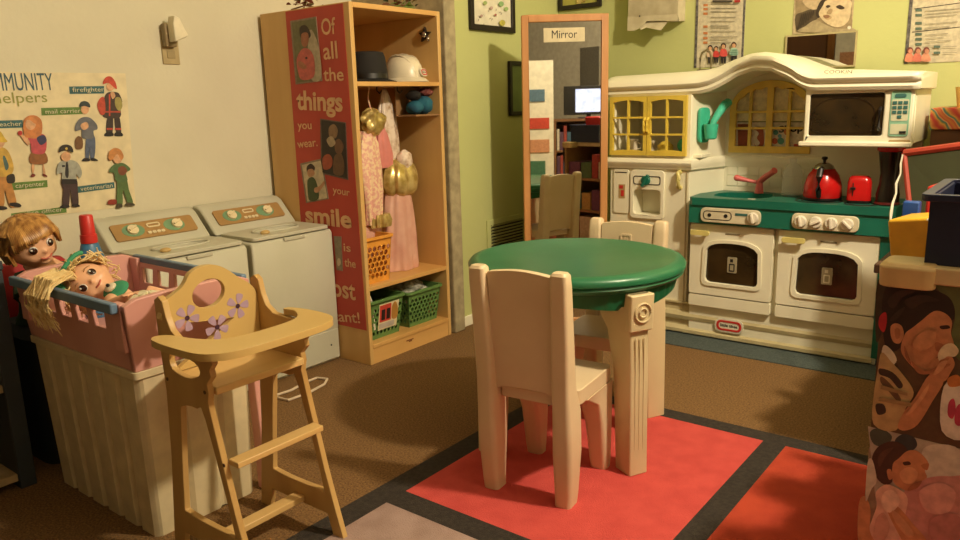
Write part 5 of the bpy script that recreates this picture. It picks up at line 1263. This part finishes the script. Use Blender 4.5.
sh = [((96,104,60), S((935,285),(962,290),(966,360),(950,345),(955,310))), ((60,50,34), S((878,280),(900,278),(884,300),(882,330),(876,340))),
      ((42,28,22), S((884,292),(890,284),(905,282),(922,285),(938,291),(950,298),(955,310),(953,320),(944,316),(934,312),(921,322),(911,332),(903,345),(893,352),(886,348),(883,330),(882,308))),
      (sk, S((905,334),(912,328),(921,321),(934,311),(945,313),(952,321),(951,333),(954,344),(949,350),(946,357),(941,366),(932,373),(920,372),(909,363),(901,350))),
      (skd, S((936,342),(946,346),(944,352),(936,350))), ((60,34,26), S((940,326),(948,325),(950,328),(942,329))), ((120,50,40), S((938,356),(946,355),(943,361),(936,361))), (sk, S((891,326),(896,323),(902,326),(904,335),(900,343),(894,342),(891,335))), (skd, S((895,329),(900,329),(900,337),(896,338))),
      ((190,40,50), S((880,316),(886,312),(887,322),(884,332),(879,326))), ((222,212,190), S((884,345),(892,350),(897,360),(890,366),(882,358))),
      ((190,160,112), S((882,352),(892,362),(903,374),(914,392),(906,408),(896,430),(874,424),(874,395),(878,370))), ((60,44,34), S((880,368),(893,372),(903,384),(899,388),(890,378),(880,374))), ((110,80,54), S((882,376),(893,386),(901,398),(898,401),(889,391),(881,382))), ((60,44,34), S((876,404),(884,404),(886,412),(878,414))),
      (sk, S((898,426),(904,412),(916,396),(930,374),(944,380),(932,402),(918,424),(905,430))), (sk, S((930,374),(931,363),(938,357),(946,352),(952,356),(955,364),(951,372),(944,381))), ((226,206,172), S((938,354),(944,345),(953,343),(959,350),(955,356),(947,356),(941,362))),
      (skd, S((940,360),(948,357),(949,359),(941,363))), (skd, S((940,366),(949,363),(950,365),(941,369))), ((222,212,200), S((944,386),(962,382),(966,436),(942,430))), ((190,60,90), S((949,402),(954,398),(956,408),(953,418),(948,414))), ((190,60,90), S((956,408),(961,404),(961,424),(955,422))), ((196,120,60), S((948,378),(958,374),(962,384),(950,386)))]
sh += [((58,40,32), S((888,300),(900,290),(918,290),(904,296),(894,308))), ((58,40,32), S((905,300),(922,294),(940,300),(924,302),(912,308))), ((58,42,34), S((890,320),(896,312),(906,306),(898,318))),
       ((206,143,102), S((915,338),(926,330),(936,332),(934,344),(922,350),(914,346))), ((166,104,70), S((912,360),(924,370),(938,366),(930,373),(918,372))), ((150,90,60), S((905,345),(908,352),(912,364),(906,356))),
       ((160,130,88), [(880,396),(912,402),(911,406),(879,400)]), ((160,130,88), [(882,384),(908,392),(908,395),(881,388)]),
       ((214,154,112), S((906,414),(918,398),(930,382),(926,394),(914,410))), ((214,154,112), S((934,374),(940,362),(948,360),(942,370)))]
art('printed_child', mp, nY, [(c, p) for c, p in sh], p1, step=.00015)
sh = [((176,166,150), [(868,426),(966,450),(966,542),(880,542)]), ((70,80,70), S((870,432),(880,428),(892,436),(886,446),(874,444))), ((50,60,62), S((895,440),(903,434),(914,437),(917,446),(908,452),(898,448))), ((206,198,184), S((922,452),(936,444),(960,450),(966,482),(940,486),(928,480))),
      ((200,140,134), S((905,490),(926,478),(950,476),(968,482),(968,545),(900,545))),
      ((70,46,36), S((872,460),(876,449),(884,443),(895,441),(905,446),(908,454),(899,460),(893,470),(892,482),(884,484),(876,476))),
      (sk, S((893,464),(899,458),(907,451),(916,450),(924,456),(929,464),(925,470),(927,477),(920,482),(912,490),(901,488),(893,480))), ((60,36,28), S((903,462),(909,461),(911,464),(905,465))), (skd, S((921,465),(929,463),(927,470))), (sk, S((887,470),(891,469),(893,477),(889,479))),
      ((226,178,160), S((876,492),(886,484),(898,488),(908,498),(905,520),(908,545),(866,545),(872,520),(877,505))), (skd, S((882,500),(890,497),(897,510),(891,512))), (sk, S((886,505),(897,505),(914,524),(926,538),(926,546),(908,546),(896,528))), (sk, S((860,500),(866,496),(871,510),(870,530),(876,545),(860,545),(858,520))), ((206,196,180), S((868,462),(873,460),(877,480),(872,488),(866,500)))]
sh += [((90,62,48), S((878,458),(884,450),(894,447),(886,456),(880,466))), ((214,154,114), S((900,472),(910,466),(918,472),(914,482),(904,482))), ((160,100,70), S((912,484),(922,480),(918,487),(908,490))),
       ((236,196,178), S((884,492),(894,490),(900,502),(890,512),(882,504))), ((204,150,134), S((876,520),(884,512),(890,526),(884,540),(874,540))), ((214,156,118), S((892,510),(900,514),(914,532),(908,536),(896,522))), ((214,158,150), S((920,490),(940,482),(956,492),(948,512),(926,510))), ((180,120,116), S((930,520),(952,512),(966,524),(966,545),(936,545)))]
art('printed_child', mp, nY, sh, p2, step=.00015)
# crate on the cabinet
nb = thing('toy_crate', 'dark navy plastic crate with red stickers on the right hand cabinet', 'crate', (-.02,1.62,.752), .0)
b = MB()
fc = lambda u, v, w: (u, w, v)
x0, x1, y0, y1, z0, z1 = -.193, .17, 1.510, 1.78, .752, .872
b.box(x0,x1,y0,y0+.006,z0,z1); b.box(x0,x1,y1-.006,y1,z0,z1); b.box(x0,x0+.006,y0,y1,z0,z1); b.box(x1-.006,x1,y0,y1,z0,z1); b.box(x0,x1,y0,y1,z0,z0+.006); obj('body', b, navy, nb, bevel=.003)
b = MB(); b.prism(rrect(x0-.014,y0-.012,x1+.014,y1+.012,.015), XY, z1-.008, z1+.004, [rrect(x0+.004,y0+.004,x1-.004,y1-.004,.01)]); obj('rim', b, navy, nb, bevel=.003)
b = MB()
for x, z, r in ((-.116,.800,.009),(-.114,.826,.005),(-.10,.838,.005),(-.06,.82,.009),(-.02,.79,.01),(.05,.83,.01)): b.prism(E(x,z,r), XZ, y0-.001, y0-.0002)
obj('sticker', b, M('sticker red',(190,50,50),.4), nb, label='red round stickers')
b = MB(); b.prism([(-.136,.783),(-.120,.781),(-.117,.789),(-.130,.794)], XZ, y0-.0014, y0-.0004); b.prism(E(-.113,.848,.005), XZ, y0-.0014, y0-.0004); obj('sticker', b, M('sticker cream',(200,170,140),.4), nb)
b = MB()
b.loft([(-.06,1.66,.77,.12,.12,.02),(-.06,1.66,.925,.15,.15,.02),(-.06,1.66,.932,.14,.14,.02)]); single('red_tub', b, M('red tub plastic',(214,54,46),.4), 'red plastic tub sticking out of the navy crate', 'tub', (-.06,1.66,.77))
b = MB(); crumple(b, (-.045,1.755,.95), (.05,.03,.05), 44, .3); single('grey_cloth', b, M('grey crumpled cloth',(120,112,104),.8), 'grey crumpled cloth above the red tub', 'cloth', (-.045,1.755,.90))
# low table behind with toys on it
LT = thing('low_table', 'low dark table behind the photo cabinet holding red and yellow toys', 'table', (-.05,2.6,0))
b = MB(); b.box(-.40,.36,2.22,2.98,.575,.60); obj('tabletop', b, M('dark walnut',(80,52,32),.6), LT, bevel=.003)
for x in (-.31,.33):
    for y in (2.26,2.94): b = MB(); b.box(x-.02,x+.02,y-.02,y+.02,0,.575); obj('leg', b, MATS['dark walnut'], LT, bevel=.002)
Zt = .60
b = MB(); b.prism([(-.385,2.28),(-.27,2.25),(-.24,2.36),(-.36,2.40)], XY, Zt, Zt+.10)
yt = thing('yellow_toy_bin', 'yellow plastic toy bin wedged behind the photo cabinet corner', 'toy bin', (-.31,2.32,Zt)); b = MB()
b.rings([[Vector(p)+Vector((0,0,Zt)) for p in r] for r in ([(-.37,2.27,0),(-.29,2.25,0),(-.27,2.37,0),(-.35,2.39,0)],[(-.385,2.26,.115),(-.265,2.225,.135),(-.235,2.38,.135),(-.355,2.41,.115)])]); obj('body', b, M('yellow bin plastic',(222,170,44),.4), yt, bevel=.008, seg=3)
b = MB(); b.prism([(-.330,2.49),(-.17,2.50),(-.17,2.68),(-.31,2.70)], XY, Zt, Zt+.185); rb = single('red_toy_box', b, M('red box plastic',(200,44,38),.4), 'red plastic toy box behind the yellow bin', 'toy box', (-.22,2.58,Zt), bevel=.008)
b = MB(); b.box(-.378,-.335,2.43,2.465,Zt,Zt+.145); single('blue_block', b, M('blue block',(36,78,150),.4), 'small blue block between the yellow bin and red box', 'block', (-.357,2.45,Zt), bevel=.004)
b = MB(); crumple(b, (-.235,2.17,.77), (.03,.03,.016), 50, .3); 
single('paper_scrap', b, paper_w, 'crumpled white paper on the cabinet top beside the navy crate', 'paper', (-.235,2.17,.755)) if False else b.bm.free()
b = MB(); crumple(b, (-.215,1.60+.35,.768), (.030,.05,.014), 51, .25); single('paper_scrap', b, paper_w, 'crumpled white paper on the cabinet top behind the corner guard', 'paper', (-.215,1.95,.754))
DT_ = thing('shade_tower', 'added tall brown shade block on the low table, unseen beyond the right edge', 'shade block', (.0,2.85,Zt))  # unseen tower added to throw shade on the right-hand oven
b = MB(); b.box(-.185,.18,2.72,2.965,Zt,1.36); obj('body', b, M('shade tower board',(104,74,46),.6), DT_, bevel=.003)
for k in range(4):
    b = MB(); b.box(-.170,.165,2.708,2.72,Zt+.02+k*.185,Zt+.19+k*.185); dr = obj('drawer', b, MATS['shade tower board'], DT_, bevel=.003)
    b = MB(); b.box(-.04,.035,2.694,2.708,Zt+.10+k*.185,Zt+.115+k*.185); obj('handle', b, black_p, dr)
# easel board
EB = thing('toy_easel', 'toy easel board with red frame standing behind the navy crate', 'easel', (-.40,2.78,Zt))
Q = [Vector((-.395,2.78,Zt)), Vector((-.20,2.72,Zt)), Vector((-.255,2.80,Zt+.285)), Vector((-.452,2.86,Zt+.250))]
def quadslab(b, q, t):
    n = (q[1]-q[0]).cross(q[3]-q[0]).normalized(); b.rings([[p+n*t/2 for p in q],[p-n*t/2 for p in q]])
b = MB(); quadslab(b, Q, .008); obj('board', b, M('dark green board',(62,66,40),.6), EB)
b = MB(); b.tube([Q[3],Q[2]], .013, n=8); b.tube([Q[2],Q[1]], .012, n=8); b.tube([Q[3],Q[0]], .010, n=8); obj('frame', b, M('dull red plastic',(176,66,48),.45), EB)
b = MB(); b.tube([(-.448,2.80,.85),(-.450,2.79,.82),(-.446,2.78,.79),(-.453,2.76,.76),(-.449,2.75,.73),(-.453,2.73,.70),(-.452,2.71,.67),(-.450,2.70,.645)], [.0025,.003,.0025,.004,.003,.004,.005,.003], n=6); single('frayed_string', b, paper_w, 'frayed white cord hanging down the left side of the easel', 'cord', (-.43,2.72,.62))
# brown cabinet with rainbow band at right end of the kitchen
RB = thing('storage_cabinet', 'brown cabinet with rainbow patterned band right of the play kitchen', 'cabinet', (.1,3.45,0))
b = MB(); b.box(-.450,.55,3.36,3.59,.004,.905); obj('body', b, M('brown card',(96,62,34),.8), RB)
rm = M('rainbow cloth', (200,60,50), .7)
nt = rm.node_tree; bs = nt.nodes['Principled BSDF']
tc = nt.nodes.new('ShaderNodeTexCoord'); mp_ = nt.nodes.new('ShaderNodeMapping'); mp_.inputs['Rotation'].default_value = (0,math.radians(42),0)
wv = nt.nodes.new('ShaderNodeTexWave'); wv.inputs['Scale'].default_value = 4.2; wv.inputs['Distortion'].default_value = 2.2; wv.inputs['Detail Scale'].default_value = 3; cr = nt.nodes.new('ShaderNodeValToRGB')
nt.links.new(tc.outputs['Object'], mp_.inputs[0]); nt.links.new(mp_.outputs[0], wv.inputs[0]); nt.links.new(wv.outputs['Fac'], cr.inputs[0]); nt.links.new(cr.outputs[0], bs.inputs['Base Color'])
cr.color_ramp.elements[0].color = lin((176,56,46))+(1,); cr.color_ramp.elements[1].color = lin((196,120,60))+(1,)
for p_, c_ in ((.25,(206,150,70)),(.42,(96,130,76)),(.58,(80,110,130)),(.72,(206,170,96)),(.86,(190,70,60))):
    e_ = cr.color_ramp.elements.new(p_); e_.color = lin(c_)+(1,)
b = MB(); b.box(-.457,.55,3.352,3.595,.905,.985); obj('band', b, rm, RB, bevel=.004, label='rainbow patterned band')
b = MB(); b.loft([(-.33,3.45,.985,.10,.10,.02),(-.33,3.45,1.06,.12,.12,.02)]); single('yellow_tub', b, M('pale orange tub',(214,176,90),.5), 'pale yellow tub on the rainbow-banded cabinet', 'tub', (-.33,3.45,.985))

# ------------------------------------------------------------------ part of the room seen only in the mirrors
def shelf_unit(name, label, x0, x1, y0, y1, h, m, zs):
    t = thing(name, label, 'bookshelf', ((x0+x1)/2,(y0+y1)/2,0))
    b = MB(); b.box(x0,x0+.02,y0,y1,0,h); b.box(x1-.02,x1,y0,y1,0,h); b.box(x0,x1,y0,y1,h-.02,h); b.box(x0,x1,y0,y0+.012,0,h); obj('carcass', b, m, t)
    for z in zs: b = MB(); b.box(x0+.02,x1-.02,y0+.012,y1,z-.02,z); obj('shelf', b, m, t)
    return t
b = MB(); b.box(-2.42,-2.05,-3.19,-2.85,0,1.78); wc = single('white_cupboard', b, paper_w, 'tall white cupboard by the brown door, seen only in the small wall mirror', 'cupboard', (-2.235,-3.02,0), bevel=.006)
b = MB(); b.box(-2.36,-2.12,-2.85,-2.845,1.30,1.52); obj('magnet_picture', b, am((206,150,110)), wc)
# shelf with monitor, facing the standing mirror
BS = thing('bookshelf', 'brown bookshelf with books, seen only in the standing mirror', 'bookshelf', (1.22,.40,0), math.radians(41))
bm_ = M('brown laminate', (120,82,50), .5)
b = MB(); b.box(-.32,-.30,-.15,.15,0,.86); b.box(.30,.32,-.15,.15,0,.86); b.box(-.30,.30,-.15,-.14,0,.86); b.box(-.33,.33,-.15,.155,.86,.88); obj('carcass', b, bm_, BS, local=True)
for z in (.05,.32,.59): b = MB(); b.box(-.30,.30,-.14,.14,z-.018,z); obj('shelf', b, bm_, BS, local=True)
wbs = WM[BS.name]
rnd = random.Random(9)
bcol = [(150,60,50),(60,90,110),(190,160,110),(70,90,60),(200,190,170),(90,60,80)]
for zi, z in enumerate((.05,.32,.59)):
    x = -.29; k = 0
    while x < .26:
        w = rnd.uniform(.022,.042); h = rnd.uniform(.16,.23); col_ = bcol[(zi*5+k*7) % 6]
        b = MB(); b.box(-w/2,w/2,-.09,.09,0,h)
        o = finish('book', b, am(col_), smooth=False); p_ = wbs @ Vector((x+w/2,.03,z)); o.location = p_; o.rotation_euler = (0,0,math.radians(41))
        o['label'] = 'book on the brown bookshelf reflected in the standing mirror'; o['category'] = 'book'; o['group'] = 'books on the brown bookshelf'
        x += w+.004; k += 1
TV = thing('monitor', 'black monitor with lit screen, reflected in the standing mirror', 'monitor', tuple(wbs @ Vector((.03,0,.88))), math.radians(41))
b = MB(); b.box(-.24,.24,-.04,.0,.035,.305); b.box(-.10,.10,-.06,.06,0,.012); b.box(-.02,.02,-.045,-.02,.012,.07); obj('body', b, black_p, TV, local=True, bevel=.004)
b = MB(); b.box(-.13,.13,.0,.003,.06,.275); scr = obj('screen', b, M('lit screen', (190,196,230), .3, rgb2=(90,110,170), scale=14, emit=1.6), TV, local=True, smooth=False)
# white display board with coloured pockets
DB = thing('display_board', 'white board with coloured pockets, reflected in the standing mirror', 'board', (.66,.12,0), math.radians(44))
b = MB(); b.box(-.28,.28,-.02,.02,.0,1.42); obj('panel', b, paper_w, DB, local=True)
for x0, x1, z0, z1, c in ((-.02,.20,1.05,1.16,(90,120,140)),(.02,.24,.80,.90,(200,70,50)),(-.22,.05,.62,.76,(100,140,170)),(.05,.24,.58,.70,(210,150,110)),(-.2,.2,.34,.50,(70,120,90)),(-.24,-.06,.85,1.35,(220,190,150)),(-.04,.0,.80,1.36,(206,150,90))):
    b = MB(); b.box(x0,x1,.02,.03,z0,z1); obj('pocket', b, am(c), DB, local=True)
for k in range(3):
    b = MB(); b.box(2.190,2.199,-.55+k*.34,-.28+k*.34,1.12,1.62); t = single('wall_poster', b, am((110+20*k,104,92)), ['grey poster on the far right wall nearest the room corner','grey poster in the middle of the far right wall','pale grey poster on the far right wall nearest the kitchen'][k], 'poster', (2.19,-.4+k*.34,1.12))

# ------------------------------------------------------------------ lamps
def lamp(name, label, loc, power, col, rad):
    t = thing(name, label, 'ceiling lamp', (loc[0],loc[1],2.89))
    b = MB(); b.lathe([(.11,2.93),(.11,2.915),(.05,2.905),(.012,2.89),(.012,loc[2]+.16),(.045,loc[2]+.15),(.05,loc[2]+.11),(.0,loc[2]+.11)], (loc[0],loc[1],0), n=28); obj('canopy', b, paper_w, t)
    l = bpy.data.lights.new(name+'_light', 'POINT'); l.energy = power; l.color = col; l.shadow_soft_size = rad
    o = bpy.data.objects.new('bulb_light', l); COL.objects.link(o); o.location = loc
lamp('ceiling_lamp', 'round ceiling lamp above the toy table area, right of the kitchen', (.50,1.88,2.38), 236, (1,.84,.60), .07)
lamp('ceiling_lamp', 'added fill lamp at the rear of the room, brightening the rear wall', (-1.9,-2.6,2.6), 3, (1,.80,.55), .12)  # added weak fill light for the rear wall and door, not a known fixture
w = bpy.data.worlds.new('world'); SC.world = w; w.use_nodes = True
w.node_tree.nodes['Background'].inputs[0].default_value = (.5,.4,.28,1); w.node_tree.nodes['Background'].inputs[1].default_value = .03
cam = bpy.data.cameras.new('camera'); co = bpy.data.objects.new('camera', cam); COL.objects.link(co)
cam.sensor_width = 36; cam.lens = FPX/960*36; cam.clip_start = .02
co.matrix_world = Matrix(((RT.x,UP.x,-FW.x,0),(RT.y,UP.y,-FW.y,0),(RT.z,UP.z,-FW.z,CAM_H),(0,0,0,1)))
SC.camera = co
SC.view_settings.view_transform = 'Standard'; SC.view_settings.look = 'None'; SC.view_settings.gamma = 1; SC.view_settings.use_curve_mapping = False
SC.view_settings.exposure = .09
